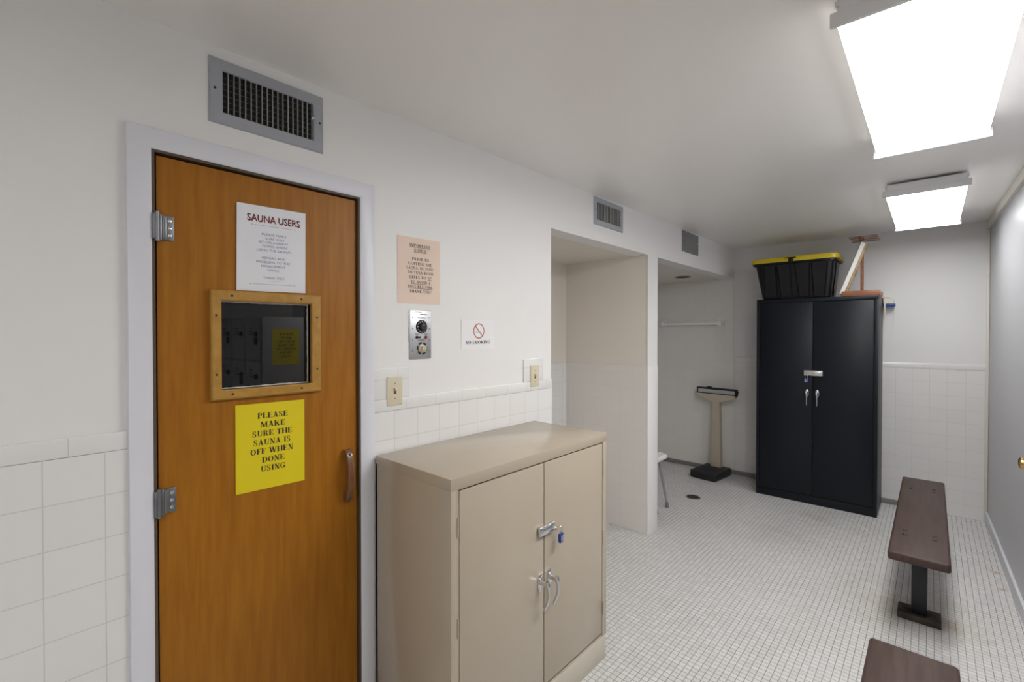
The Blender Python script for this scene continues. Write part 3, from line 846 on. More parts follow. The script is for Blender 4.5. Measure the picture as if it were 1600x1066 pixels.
k = obj('cigarette', bm, M['pale_ink'], o, smooth=False, fix=False)

# ------------------------------------------------------------------ sauna control panel
P = thing('control_panel', 'silver sauna control panel with two dials below the peach notice', 'control panel', (0, 1.192, 1.530))
def pl(y): return y - 1.192
def pz(z): return z - 1.530
bm = bmesh.new()
add_box(bm, (0.0, -0.055, -0.1015), (0.006, 0.055, 0.1015), 0.002)
add_box(bm, (0.0, -0.0575, -0.03), (0.004, -0.055, 0.03), 0.001)
obj('faceplate', bm, M['brushed'], P)
bm = bmesh.new()
yy, zz = pl(1.196), pz(1.563)
add_lathe(bm, [(0.006, 0.0), (0.006, 0.0285), (0.0085, 0.0285), (0.010, 0.0265), (0.010, 0.017), (0.022, 0.0150), (0.0235, 0.013), (0.0235, 0)], (0, yy, zz), (1, 0, 0), 36)
dial = obj('dial', bm, M['black'], P); dial['label'] = 'black upper dial'
bm = bmesh.new()
for k in range(10):
    a = math.radians(-60 + 30 * k)
    add_box(bm, (0.0095, -0.0012, 0.0195), (0.0106, 0.0012, 0.0245), 0, mat=Matrix.Translation((0, yy, zz)) @ Matrix.Rotation(a, 4, 'X'))
add_box(bm, (0.0232, yy - 0.001, zz + 0.003), (0.0240, yy + 0.001, zz + 0.012))
obj('dial_mark', bm, M['white_mark'], dial)
bm = bmesh.new()
yy, zz = pl(1.198), pz(1.472)
to = lambda a, b: Vector((0.0066, a, b))
for k in range(6):
    a0 = 92 + 60 * k
    put_ring(bm, to, yy, zz, 0.0195, 0.0275, 6, a0, a0 + 42)
obj('scale_ring', bm, M['black_ink'], P, smooth=False)['label'] = 'broken black ring printed round the lower dial'
bm = bmesh.new()
add_lathe(bm, [(0.006, 0.0), (0.006, 0.0175), (0.012, 0.0165), (0.013, 0.013), (0.024, 0.0115), (0.025, 0.010), (0.025, 0)], (0, yy, zz), (1, 0, 0), 30)
add_box(bm, (0.024, yy - 0.0025, zz - 0.010), (0.028, yy + 0.0025, zz + 0.010), 0.001)
obj('dial', bm, M['ivory'], P)['label'] = 'ivory lower dial'
bm = bmesh.new()
yy, zz = pl(1.172), pz(1.519)
add_lathe(bm, [(0.006, 0.0065), (0.009, 0.0062), (0.009, 0.0)], (0, yy, zz), (1, 0, 0), 18)
add_tube(bm, [(0.008, yy, zz), (0.020, yy + 0.009, zz)], [0.0028, 0.0042], 12)
obj('toggle_switch', bm, M['black'], P)
bm = bmesh.new()
add_lathe(bm, [(0.006, 0.007), (0.009, 0.0068), (0.013, 0.004), (0.0142, 0)], (0, pl(1.2185), zz), (1, 0, 0), 18)
obj('indicator_lamp', bm, M['red'], P)
for y in (1.151, 1.236):
    for z in (1.601, 1.555, 1.508, 1.4625):
        bm = bmesh.new(); add_lathe(bm, [(0.0055, 0.0032), (0.0072, 0.0026), (0.0076, 0)], (0, pl(y), pz(z)), (1, 0, 0), 12)
        obj('rivet', bm, M['dull_steel'], P)
bm = bmesh.new()
def outline(y0, y1, z0, z1, t=0.0006):
    for a in ((y0, z0, y1, z0 + t), (y0, z1 - t, y1, z1), (y0, z0, y0 + t, z1), (y1 - t, z0, y1, z1)):
        put_rect(bm, to, *a)
for (y0, y1, z) in ((1.171, 1.217, 1.6005), (1.174, 1.216, 1.507)):
    outline(pl(y0), pl(y1), pz(z) - 0.0045, pz(z) + 0.0045)
    obj('printed_box', bm, M['black_ink'], P, smooth=False)
    bm = bmesh.new()
def dashes(y0, y1, z, hh):
    y = y0
    while y < y1:
        d = random.uniform(0.0016, 0.0030)
        put_rect(bm, to, pl(y), pz(z), pl(min(y + d, y1)), pz(z) + hh)
        y += d + 0.0009
for (y0, y1, z, hh) in ((1.160, 1.198, 1.6225, 0.0032), (1.187, 1.224, 1.6135, 0.0034), (1.175, 1.213, 1.5990, 0.0028), (1.178, 1.212, 1.5058, 0.0025), (1.163, 1.180, 1.5310, 0.003), (1.211, 1.230, 1.5310, 0.003)):
    dashes(y0, y1, z, hh)
    obj('printed_line', bm, M['black_ink'], P, smooth=False)
    bm = bmesh.new()
bm.free()

# ------------------------------------------------------------------ light switches
def switch(y, z, label):
    s = thing('light_switch', label, 'light switch', (0.008, y, z), 0, 'ivory light switches on the left wall')
    bm = bmesh.new()
    add_box(bm, (0, -0.0355, -0.0570), (0.006, 0.0355, 0.0570), 0.0025, 3)
    obj('cover_plate', bm, M['ivory'], s)
    bm = bmesh.new(); add_box(bm, (0.0058, -0.0052, -0.012), (0.0066, 0.0052, 0.012))
    obj('toggle_slot', bm, M['jamb'], s)
    bm = bmesh.new(); add_box(bm, (0.003, -0.004, -0.004), (0.018, 0.004, 0.004), 0.0015, mat=Matrix.Rotation(math.radians(-35), 4, 'Y'))
    obj('toggle', bm, M['ivory'], s)
    for zz in (-0.030, 0.030):
        bm = bmesh.new(); add_lathe(bm, [(0.0055, 0.003), (0.007, 0.0022), (0.0072, 0)], (0, 0, zz), (1, 0, 0), 12)
        obj('screw', bm, M['dull_steel'], s)
    return s
switch(1.060, 1.3060, 'ivory light switch beside the sauna door casing')
switch(1.942, 1.3040, 'ivory light switch near the first alcove opening')

# ------------------------------------------------------------------ air vents
def vent(y0, y1, z0, z1, border, nv, nh, blade, label, frame_mat='vent', back=0.06, tilt=0.0, depth=0.0035):
    v = thing('air_vent', label, 'vent', (0, (y0 + y1) / 2, (z0 + z1) / 2), 0, 'grey air vents high on the left wall')
    w, h = (y1 - y0) / 2, (z1 - z0) / 2
    iw, ih = w - border, h - border
    bm = bmesh.new()
    def fl(y, z): return [(0.0, y, z)]
    O = ((-w, -h), (w, -h), (w, h), (-w, h))
    I = ((-iw, -ih), (iw, -ih), (iw, ih), (-iw, ih))
    lps = []
    for (oy, oz), (iy, iz) in zip(O, I):
        def at(t): return (oy + (iy - oy) * t, oz + (iz - oz) * t)
        pts_ = [(0.0,) + at(0), (0.005,) + at(0.04), (0.008,) + at(0.14), (0.008,) + at(0.92), (0.006,) + at(1.0), (0.0,) + at(1.0)]
        lps.append(pts_)
    add_loft(bm, lps + [lps[0]], False, False)
    bmesh.ops.remove_doubles(bm, verts=bm.verts[:], dist=1e-5)
    obj('frame', bm, M[frame_mat], v)
    bm = bmesh.new(); add_box(bm, (0.0005, -iw, -ih), (0.0012, iw, ih))
    obj('duct_shade_sheet', bm, M['dark_gap'], v)  # flat sheet on the wall; darkness of the duct painted as its colour
    bm = bmesh.new()
    for k in range(nh):
        z = -ih + (k + 1) * 2 * ih / (nh + 1)
        add_box(bm, (0.0012, -iw, z - 0.0007), (0.0026, iw, z + 0.0007))
    if nh:
        obj('cross_blades', bm, M['blade_back'], v)
    bm = bmesh.new()
    for k in range(nv):
        y = -iw + (k + 0.9) * 2 * iw / (nv + 0.3)
        add_box(bm, (-depth, -blade, -ih), (depth, blade, ih), 0, mat=Matrix.Translation((0.0055, y, 0)) @ Matrix.Rotation(tilt, 4, 'Z'))
    obj('louvers', bm, M['vent_blade'] if frame_mat == 'vent' else M['vent_far'], v)
    for s in (-1, 1):
        bm = bmesh.new(); add_lathe(bm, [(0.0075, 0.0042), (0.0090, 0.0035), (0.0094, 0)], (0, s * (w - border * 0.42), 0.004), (1, 0, 0), 12)
        obj('screw', bm, M['black'], v)
    bm = bmesh.new(); add_lathe(bm, [(0.009, 0.0022), (0.016, 0.0022), (0.016, 0.0040), (0.022, 0.0034), (0.022, 0)], (0, iw - 0.008, 0.008), (1, 0, 0), 12)
    obj('damper_lever', bm, M['white_mark'], v)
    return v
vent(0.425, 0.775, 2.168, 2.364, 0.036, 17, 6, 0.0011, 'large grey air vent above the sauna door')
vent(2.542, 2.913, 2.231, 2.410, 0.034, 16, 0, 0.0046, 'middle air vent above the first alcove opening', tilt=0.10, depth=0.0015)
vent(3.950, 4.312, 2.244, 2.426, 0.034, 24, 0, 0.0042, 'farthest air vent, dull grey, above the shower alcove', frame_mat='vent_far', tilt=0.75)

# ------------------------------------------------------------------ metal cabinets
def lever_handle(parent, x, z, front, mat, drop=0.118):
    """cast lever handle: oval plate, stub and a curved drop bar"""
    bm = bmesh.new()
    n = 20
    def oval(y, s):
        return [(x + 0.0145 * s * math.cos(2 * PI * k / n), y, z + 0.034 * s * math.sin(2 * PI * k / n) * (1 if abs(math.sin(2 * PI * k / n)) < 0.99 else 1)) for k in range(n)]
    add_loft(bm, [oval(front, 1.0), oval(front - 0.004, 1.0), oval(front - 0.007, 0.8)])
    add_tube(bm, [(x, front - 0.004, z + 0.004), (x, front - 0.022, z + 0.004), (x, front - 0.036, z + 0.003)], [0.011, 0.0085, 0.010], 16)
    P_, R_ = [], []
    for k in range(13):
        t = k / 12
        P_.append((x + 0.004 * math.sin(PI * t), front - 0.036 - 0.010 * math.sin(PI * min(1, t * 1.1)) + 0.012 * t * t, z + 0.014 - drop * t))
        R_.append(0.0080 + 0.0045 * math.exp(-((t - 0.08) / 0.12) ** 2) - 0.0016 * t)
    R_[-1] = 0.003
    add_tube(bm, P_, R_, 14, flat=0.8)
    return obj('handle', bm, mat, parent)

def storage_cabinet(name, label, cat, W, D, H, x_mid, d_l, d_r, d_top, d_bot, body_mat, base_mat, hx, hz, hasp, loc, rz, hdrop):
    """front at local y=0 facing -y, width along x"""
    c = thing(name, label, cat, loc, rz)
    fr = 0.022
    bm = bmesh.new()
    sh = 0.0015
    add_box(bm, (0, 0.0, d_top + 0.0045), (W, D, H), 0.0022)                 # top tray
    add_box(bm, (0, 0.0005, d_bot - 0.018), (fr, D, d_top + 0.006), 0.0015) # left side with its front flange
    add_box(bm, (W - fr, 0.0005, d_bot - 0.018), (W, D, d_top + 0.006), 0.0015)
    add_box(bm, (0.0, D - 0.012, 0.02), (W, D, H - 0.03))
    add_box(bm, (0.001, 0.004, d_bot - 0.03), (W - 0.001, D - 0.001, d_bot - 0.012), 0.002)
    add_box(bm, (fr - 0.002, 0.0006, d_bot - 0.018), (d_l, 0.02, d_top + 0.006))
    add_box(bm, (d_r, 0.0006, d_bot - 0.018), (W - fr + 0.002, 0.02, d_top + 0.006))
    obj('body', bm, body_mat, c)
    bm = bmesh.new()
    add_box(bm, (0.0, 0.001, 0), (W, 0.014, d_bot - 0.020), 0.002)
    add_box(bm, (0.0, 0.010, 0), (0.012, D, d_bot - 0.020), 0.002)
    add_box(bm, (W - 0.012, 0.010, 0), (W, D, d_bot - 0.020), 0.002)
    obj('plinth', bm, base_mat, c)
    bm = bmesh.new(); add_box(bm, (d_l - 0.002, 0.010, d_bot - 0.012), (d_r + 0.002, 0.013, d_top + 0.004))
    obj('interior_shadow_gap', bm, M['dark_gap'], c)  # black sheet behind the doors paints the shade in their seams
    g = 0.0042
    doors = []
    for a, b in ((d_l + g, x_mid - g * 0.6), (x_mid + g * 0.6, d_r - g)):
        d = box_obj('door', (a, 0.0, d_bot), (b, 0.009, d_top), body_mat, c, bev=0.0025)
        doors.append(d)
    for d, x in zip(doors, hx):
        lever_handle(d, x, hz, 0.0, M['chrome'], hdrop)
    for d, x in ((doors[0], d_l - 0.004), (doors[1], d_r + 0.004)):
        for zz in (d_bot + 0.13 * (d_top - d_bot), d_top - 0.13 * (d_top - d_bot), (d_bot + d_top) / 2):
            bm = bmesh.new(); add_tube(bm, [(x, -0.0005, zz - 0.032), (x, -0.0005, zz + 0.032)], 0.0032, 10)
            obj('hinge', bm, body_mat, d)
    x0, x1, z0, z1, staple = hasp
    bm = bmesh.new()
    add_box(bm, (x0, -0.016, z0), (x1, 0.0, z1), 0.004, 3)
    add_box(bm, (x0 + 0.014, -0.0185, z0 + 0.006), (x1 - 0.014, -0.014, z1 - 0.006), 0.002)
    add_tube(bm, [(staple, -0.012, z0 + 0.013), (staple, -0.026, z0 + 0.013), (staple, -0.026, z0 + 0.006), (staple, -0.012, z0 + 0.006)], 0.0028, 10)
    for xx in (x0 + 0.008, x1 - 0.008):
        add_lathe(bm, [(0, 0.0035), (0.0015, 0.003), (0.002, 0)], (xx, -0.0155, (z0 + z1) / 2), (0, -1, 0), 12)
    obj('hasp', bm, M['chrome'], doors[0])
    return c

BX, BY, BW, BD, BH = 0.464, 0.966, 0.957, 0.442, 1.068
storage_cabinet('storage_cabinet', 'waist-high beige metal cabinet with double doors beside the sauna door', 'cabinet', BW, BD, BH,
                1.448 - BY, 0.999 - BY, 1.890 - BY, 1.022, 0.132, M['beige'], M['beige_base'], (1.419 - BY, 1.479 - BY), 0.556,
                (1.404 - BY, 1.500 - BY, 0.742, 0.779, 1.497 - BY), (BX, BY, 0), PI / 2, 0.118)
NX, NY, NW, ND, NH = 0.354, 4.878, 0.918, 0.455, 1.852
storage_cabinet('storage_cabinet', 'tall near-black metal cabinet with double doors against the back wall', 'cabinet', NW, ND, NH,
                0.812 - NX, 0.380 - NX, 1.246 - NX, 1.815, 0.082, M['navy'], M['navy'], (0.770 - NX, 0.848 - NX), 0.998,
                (0.746 - NX, 0.890 - NX, 1.155, 1.203, 0.765 - NX), (NX, NY, 0), 0.0, 0.125)

def padlock(label, loc, rz, s=1.0, rows=3):
    """small blue padlock; origin at the top of the shackle, front facing local -y"""
    p = thing('padlock', label, 'padlock', loc, rz, 'blue padlocks on the cabinet hasps')
    bm = bmesh.new()
    w, h, d = 0.0155 * s, 0.042 * s, 0.0075 * s
    add_box(bm, (-w, -d, -0.034 * s - h), (w, d, -0.034 * s), 0.003 * s, 3)
    body = obj('lock_body', bm, M['blue'], p)
    bm = bmesh.new()
    R = 0.0095 * s
    pts_ = [(-R, 0, -0.036 * s), (-R, 0, -R)] + [(-R * math.cos(PI * k / 8), 0, -R + R * math.sin(PI * k / 8)) for k in range(1, 8)] + [(R, 0, -R), (R, 0, -0.036 * s)]
    add_tube(bm, pts_, 0.0019 * s, 10)
    obj('shackle', bm, M['chrome'], p)
    bm = bmesh.new()
    y = -d - 0.0003
    add_box(bm, (-0.009 * s, y - 0.0003, -0.034 * s - h * 0.86), (-0.0045 * s, y, -0.034 * s - h * 0.20))
    for k in range(rows):
        z = -0.034 * s - h * (0.30 + 0.22 * k)
        add_box(bm, (0.003 * s, y - 0.0003, z - 0.0035 * s), (0.010 * s, y, z + 0.002 * s))
    obj('lock_marking', bm, M['white_mark'], body)
    return p
padlock('small blue padlock hanging from the beige cabinet', (BX + 0.030, 1.519, 0.758), PI / 2 + 0.15, 0.86)
padlock('small blue padlock hanging from the near-black cabinet', (0.768, NY - 0.030, 1.165), 0.0, 0.95)

# ------------------------------------------------------------------ things on the dark cabinet
CT = NH
t = thing('storage_tote', 'black plastic storage tote with a yellow lid on the dark cabinet', 'storage bin', (0.645, 5.105, CT))
def rib_loop(x0, x1, y0, y1, z, amp, nrib=9):
    """outline of the tub with grooves along its long sides"""
    base = rrect(x0, x1, y0, y1, 0.045, z, 5)
    return base
bm = bmesh.new()
bx0, bx1, by0, by1 = -0.268, 0.285, -0.145, 0.170
tx0, tx1, ty0, ty1 = -0.322, 0.312, -0.185, 0.205
add_loft(bm, [rrect(bx0 + 0.012, bx1 - 0.012, by0 + 0.012, by1 - 0.012, 0.035, 0.0), rrect(bx0, bx1, by0, by1, 0.04, 0.012), rrect(tx0, tx1, ty0, ty1, 0.05, 0.328),
              rrect(tx0 - 0.022, tx1 + 0.022, ty0 - 0.022, ty1 + 0.022, 0.055, 0.330), rrect(tx0 - 0.022, tx1 + 0.022, ty0 - 0.022, ty1 + 0.022, 0.055, 0.352)])
def side_pt(xb, xt, z, outw):
    f = (z - 0.012) / 0.316
    return (xb + (xt - xb) * f, by0 + (ty0 - by0) * f - outw, z)
# wedge shaped raised panels on the front and back, narrow at the top
for xb0, xb1, xt0, xt1 in ((-0.225, -0.135, -0.235, -0.150), (-0.095, -0.015, -0.125, -0.030), (0.050, 0.120, 0.020, 0.125), (0.165, 0.235, 0.150, 0.262)):
    zs = (0.022, 0.318)
    front = []
    for z, a, b in ((zs[0], xb0, xb1), (zs[1], xt0, xt1)):
        f = (z - 0.012) / 0.316
        y = by0 + (ty0 - by0) * f
        front.append([(a - 0.012, y + 0.004, z), (a, y - 0.016, z), (b, y - 0.016, z), (b + 0.012, y + 0.004, z)])
    add_loft(bm, front)
    back = []
    for z, a, b in ((zs[0], xb0, xb1), (zs[1], xt0, xt1)):
        f = (z - 0.012) / 0.316
        y = by1 + (ty1 - by1) * f
        back.append([(b + 0.012, y - 0.004, z), (b, y + 0.011, z), (a, y + 0.011, z), (a - 0.012, y - 0.004, z)])
    add_loft(bm, back)
for s in (-1, 1):                                     # ends
    loops_ = []
    for z, yw in ((0.022, 0.055), (0.318, 0.08)):
        f = (z - 0.012) / 0.316
        x = (bx1 + (tx1 - bx1) * f) if s > 0 else (bx0 + (tx0 - bx0) * f)
        loops_.append([(x - s * 0.004, 0.01 - yw - 0.012, z), (x + s * 0.010, 0.01 - yw, z), (x + s * 0.010, 0.01 + yw, z), (x - s * 0.004, 0.01 + yw + 0.012, z)])
    add_loft(bm, loops_)
obj('tub', bm, M['tote_black'], t)
bm = bmesh.new()
L = (tx0 - 0.034, tx1 + 0.034, ty0 - 0.034, ty1 + 0.034)
add_loft(bm, [rrect(*L, 0.06, 0.346), rrect(*L, 0.06, 0.352), rrect(L[0] + 0.003, L[1] - 0.003, L[2] + 0.003, L[3] - 0.003, 0.058, 0.384), rrect(L[0] + 0.012, L[1] - 0.012, L[2] + 0.012, L[3] - 0.012, 0.052, 0.392),
              rrect(L[0] + 0.05, L[1] - 0.05, L[2] + 0.05, L[3] - 0.05, 0.04, 0.392), rrect(L[0] + 0.055, L[1] - 0.055, L[2] + 0.055, L[3] - 0.055, 0.04, 0.384)])
lid = obj('lid', bm, M['tote_yellow'], t); lid['label'] = 'yellow lid'
bm = bmesh.new()
add_box(bm, (-0.032, L[2] - 0.004, 0.334), (0.010, L[2] + 0.014, 0.380), 0.004)
add_box(bm, (-0.060, L[2] - 0.006, 0.372), (0.030, L[2] + 0.010, 0.382), 0.003)
obj('latch', bm, M['tote_black'], lid)
bm = bmesh.new()
add_box(bm, (0.2985, -0.075, 0.030), (0.3005, -0.030, 0.120), 0, mat=Matrix.Translation((0.0035, 0, 0)))
obj('sticker', bm, M['tag_orange'], t)

# leaning canvas: seen on its edge, stretcher bars on the right hand side
c = thing('stretched_canvas', 'white stretched canvas on edge, leaning between tote and wooden stand', 'picture', (1.020, 4.925, CT))
lean = math.radians(19.5)
c.rotation_euler = (0, lean, 0)
cw, ch_, th = 0.165, 0.470, 0.034
bm = bmesh.new()                                       # local: normal x, width y, height z; lower left edge on the cabinet
add_box(bm, (-th, 0, 0), (-th + 0.004, cw, ch_))
add_box(bm, (-th, 0, 0), (0, 0.004, ch_)); add_box(bm, (-th, cw - 0.004, 0), (0, cw, ch_))
add_box(bm, (-th, 0, 0), (0, cw, 0.004)); add_box(bm, (-th, 0, ch_ - 0.004), (0, cw, ch_))
bmesh.ops.translate(bm, verts=bm.verts[:], vec=(0, 0, th * math.tan(lean)))
obj('canvas', bm, M['canvas_white'], c, smooth=False)
bm = bmesh.new()
s = 0.045
for lo, hi in (((-th + 0.006, 0.004, 0.004), (0.003, s, ch_ - 0.004)), ((-th + 0.006, cw - s, 0.004), (0.003, cw - 0.004, ch_ - 0.004)), ((-th + 0.006, s, 0.004), (0.003, cw - s, s)), ((-th + 0.006, s, ch_ - s), (0.003, cw - s, ch_ - 0.004))):
    add_box(bm, lo, hi, 0.001)
bmesh.ops.translate(bm, verts=bm.verts[:], vec=(0, 0, th * math.tan(lean)))
obj('stretcher_bars', bm, M['raw_wood'], c)
bm = bmesh.new()
zz = 0.24 + th * math.tan(lean)
add_tube(bm, [(0.004, s * 0.5, zz), (0.012, s, zz - 0.03), (0.018, cw * 0.5, zz - 0.06), (0.012, cw - s, zz - 0.03), (0.004, cw - s * 0.5, zz)], 0.0012, 6)
add_tube(bm, [(0.004, s * 0.5, zz), (0.016, s * 0.7, zz - 0.02), (0.030, s * 0.6, zz - 0.045)], 0.001, 6)
obj('hanging_wire', bm, M['dull_steel'], c)

s = thing('wooden_stand', 'small red-brown wooden stand with a slatted top on the dark cabinet', 'stand', (1.16, 5.03, CT))
box_obj('foot_board', (-0.140, -0.142, 0), (0.122, -0.112, 0.044), M['red_wood'], s, 0.004)
box_obj('foot_board', (-0.140, 0.10, 0), (0.122, 0.13, 0.044), M['red_wood'], s, 0.004)
box_obj('base_rail', (-0.030, -0.112, 0.006), (-0.007, 0.10, 0.034), M['red_wood'], s, 0.002)
box_obj('post', (-0.030, 0.066, 0.030), (-0.007, 0.090, 0.525), M['red_wood'], s, 0.002)
box_obj('cross_bar', (-0.030, -0.125, 0.482), (-0.007, 0.145, 0.498), M['red_wood'], s, 0.002)
for k in range(4):
    y = -0.125 + k * 0.088
    box_obj('slat', (-0.098, y - 0.009, 0.498), (0.100, y + 0.009, 0.504), M['red_wood'], s, 0.001)

b = thing('wall_box', 'cream wall box with a blue bottom band beside the dark cabinet', 'box', (1.312, YB, 1.775))
bm = bmesh.new()
add_loft(bm, [[(-0.034, -0.090, 0.022), (0.040, -0.090, 0.022), (0.040, 0, 0.022), (-0.034, 0, 0.022)],
              [(-0.034, -0.085, 0.070), (0.034, -0.085, 0.058), (0.034, 0, 0.060), (-0.034, 0, 0.080)],
              [(-0.034, -0.050, 0.088), (0.010, -0.050, 0.082), (0.010, 0, 0.084), (-0.034, 0, 0.092)]])
obj('case', bm, M['cream_plastic'], b)
bm = bmesh.new(); add_box(bm, (-0.036, -0.094, 0.0), (0.046, 0, 0.024), 0.003)
obj('band', bm, M['blue_band'], b)
bm = bmesh.new(); add_box(bm, (-0.030, -0.096, -0.110), (-0.018, -0.093, 0.060), 0.001)
add_lathe(bm, [(0, 0.008), (0.004, 0.007), (0.005, 0)], (-0.024, -0.094, -0.108), (0, -1, 0), 14)
obj('strap', bm, M['cream_plastic'], b)
bm = bmesh.new()
add_tube(bm, [(0.043, -0.06, 0.004), (0.044, -0.05, -0.06), (0.040, -0.045, -0.13), (0.030, -0.04, -0.185), (0.018, -0.03, -0.215)], 0.0011, 6)
obj('cord', bm, M['white_plastic'], b)

# ------------------------------------------------------------------ ceiling lights
def ceiling_light(label, loc, L, W, gap, lens):
    """origin on the ceiling side, lens down; length along y"""
    f = thing('ceiling_light', label, 'ceiling light', loc, 0, 'fluorescent ceiling lights')
    bm = bmesh.new()
    add_box(bm, (-W / 2 + 0.004, 0.012, -0.0565), (W / 2 - 0.004, L - 0.012, -0.001), 0.003)
    for sx in (-1, 1):
        for yy in (0.012, L - 0.012):
            add_box(bm, (sx * (W / 2 - 0.006) - 0.006, yy - 0.010, -0.020), (sx * (W / 2 - 0.006) + 0.006, yy + 0.010, -0.006), 0.003)
    obj('housing', bm, M['lamp_metal'], f)
    bm = bmesh.new()
    d = 0.066
    e = 0.010
    prof_ = lambda y: [(-W / 2 + 0.004, y, -0.0555), (-W / 2 + 0.003, y, -d + e), (-W / 2 + 0.010, y, -d + 0.003), (-W / 2 + 0.02, y, -d), (W / 2 - 0.02, y, -d), (W / 2 - 0.010, y, -d + 0.003), (W / 2 - 0.003, y, -d + e), (W / 2 - 0.004, y, -0.0555)]
    add_loft(bm, [prof_(0.014), prof_(L - 0.014)])
    obj('lens', bm, lens, f)
    for y0, y1 in ((0.0, 0.013), (L - 0.013, L)):
        bm = bmesh.new()
        add_box(bm, (-W / 2 + 0.010, y0 + 0.002, -0.045), (W / 2 - 0.010, y1 - 0.002, -0.001), 0.002)
        add_box(bm, (-W / 2 - 0.010, y0, -0.072), (W / 2 + 0.010, y1, -0.034), 0.003)
        obj('end_cap', bm, M['lamp_metal'], f)
    if gap > 0:
        for yy in (0.15, L - 0.15):
            box_obj('mounting_block', (-0.05, yy - 0.03, -0.002), (0.05, yy + 0.03, gap + 0.003), M['lamp_metal'], f)
    return f
ceiling_light('large near fluorescent ceiling light', (1.587, 1.462, 2.404), 1.245, 0.362, 0.004, LENS[0])
ceiling_light('far fluorescent ceiling light closer to the back wall', (1.566, 3.545, 2.414), 1.235, 0.362, 0.014, LENS[1])
ceiling_light('unseen fluorescent ceiling light added behind the camera to brighten the room', (1.9, -1.35, 2.380), 1.245, 0.362, 0.0, LENS[2])  # extra fixture out of view, added to light the room

# ------------------------------------------------------------------ benches
def bench(label, loc, L):
    b = thing('bench', label, 'bench', loc, 0, 'dark wooden locker room benches')
    bm = bmesh.new()
    add_box(bm, (-0.117, 0, 0.402), (0.117, L, 0.448), 0.012, 3)
    seat = obj('seat_plank', bm, M['bench_wood'], b)
    for yc in (0.33, L - 0.30):
        bm = bmesh.new()
        add_box(bm, (-0.032, yc - 0.032, 0.03), (0.032, yc + 0.032, 0.395), 0.004)
        add_box(bm, (-0.095, yc - 0.05, 0.392), (0.095, yc + 0.05, 0.403), 0.003)
        obj('post', bm, M['post_black'], b)
        bm = bmesh.new()
        add_box(bm, (-0.088, yc - 0.062, 0), (0.088, yc + 0.062, 0.034), 0.004)
        for sx in (-1, 1):
            add_lathe(bm, [(0, 0.022), (0.004, 0.020), (0.007, 0.012), (0.008, 0)], (sx * 0.058, yc + 0.0, 0.034), (0, 0, 1), 16)
        obj('foot', bm, M['iron'], b)
        for sx in (-1, 1):
            for sy in (-0.035, 0.035):
                bm = bmesh.new()
                add_lathe(bm, [(0, 0.0140), (0.0006, 0.0140), (0.0010, 0.0095), (0.0042, 0.0070), (0.0048, 0)], (sx * 0.060, yc + sy, 0.4478), (0, 0, 1), 16)
                obj('bolt', bm, M['black'], seat)
    return b
bn = bench('dark wooden bench on a black post, nearer the back wall', (1.559, 2.985, 0), 1.625)
copy_thing(bn, (1.558, 0.470, 0), 'dark wooden bench cut by the bottom edge, nearest the camera')

# ------------------------------------------------------------------ weighing scale
s = thing('weighing_scale', 'upright beam scale with black platform in the shower alcove', 'scale', (-0.150, 5.125, 0), math.radians(-7))
bm = bmesh.new()
add_box(bm, (-0.138, -0.190, 0.008), (0.138, 0.180, 0.062), 0.008, 3)
add_box(bm, (-0.130, -0.182, 0), (0.130, 0.172, 0.010))
obj('platform_base', bm, M['black'], s)
bm = bmesh.new()
add_box(bm, (-0.136, -0.188, 0.060), (0.136, 0.178, 0.082), 0.006, 2)
for k in range(13):
    x = -0.108 + 0.018 * k
    add_box(bm, (x - 0.004, -0.165, 0.081), (x + 0.004, 0.090, 0.0845), 0.001)
obj('platform_mat', bm, M['scale_mat'], s)
bm = bmesh.new()
add_loft(bm, [[(-0.052, 0.100, 0.080), (0.052, 0.100, 0.080), (0.052, 0.160, 0.080), (-0.052, 0.160, 0.080)],
              [(-0.036, 0.105, 0.800), (0.036, 0.105, 0.800), (0.036, 0.158, 0.800), (-0.036, 0.158, 0.800)]])
obj('column', bm, M['scale_tan'], s)
bm = bmesh.new()
add_prism(bm, [(-0.205, 0.100, 0.872), (-0.200, 0.100, 0.842), (-0.055, 0.100, 0.790), (0.055, 0.100, 0.790), (0.200, 0.100, 0.842), (0.205, 0.100, 0.872)], (0, 0.062, 0))
obj('beam_housing', bm, M['scale_tan'], s)
bm = bmesh.new()
add_box(bm, (-0.205, 0.104, 0.880), (0.205, 0.112, 0.920), 0.001)
beam = obj('beam', bm, M['brushed'], s)
bm = bmesh.new()
add_box(bm, (-0.205, 0.110, 0.874), (0.205, 0.152, 0.935), 0.002)
add_box(bm, (-0.215, 0.098, 0.920), (0.215, 0.152, 0.938), 0.003)
add_box(bm, (-0.216, 0.098, 0.872), (-0.204, 0.152, 0.936), 0.002)
add_box(bm, (0.202, 0.098, 0.866), (0.218, 0.152, 0.936), 0.002)
add_box(bm, (-0.205, 0.100, 0.870), (0.205, 0.112, 0.880), 0.001)
obj('beam_case', bm, M['black'], s)
box_obj('sliding_poise', (-0.100, 0.094, 0.926), (-0.060, 0.140, 0.950), M['black'], s, 0.004)
bm = bmesh.new(); add_lathe(bm, [(0, 0.009), (0.012, 0.009), (0.014, 0.007), (0.014, 0)], (0.216, 0.125, 0.908), (1, 0, 0), 16)
obj('balance_knob', bm, M['black'], s)

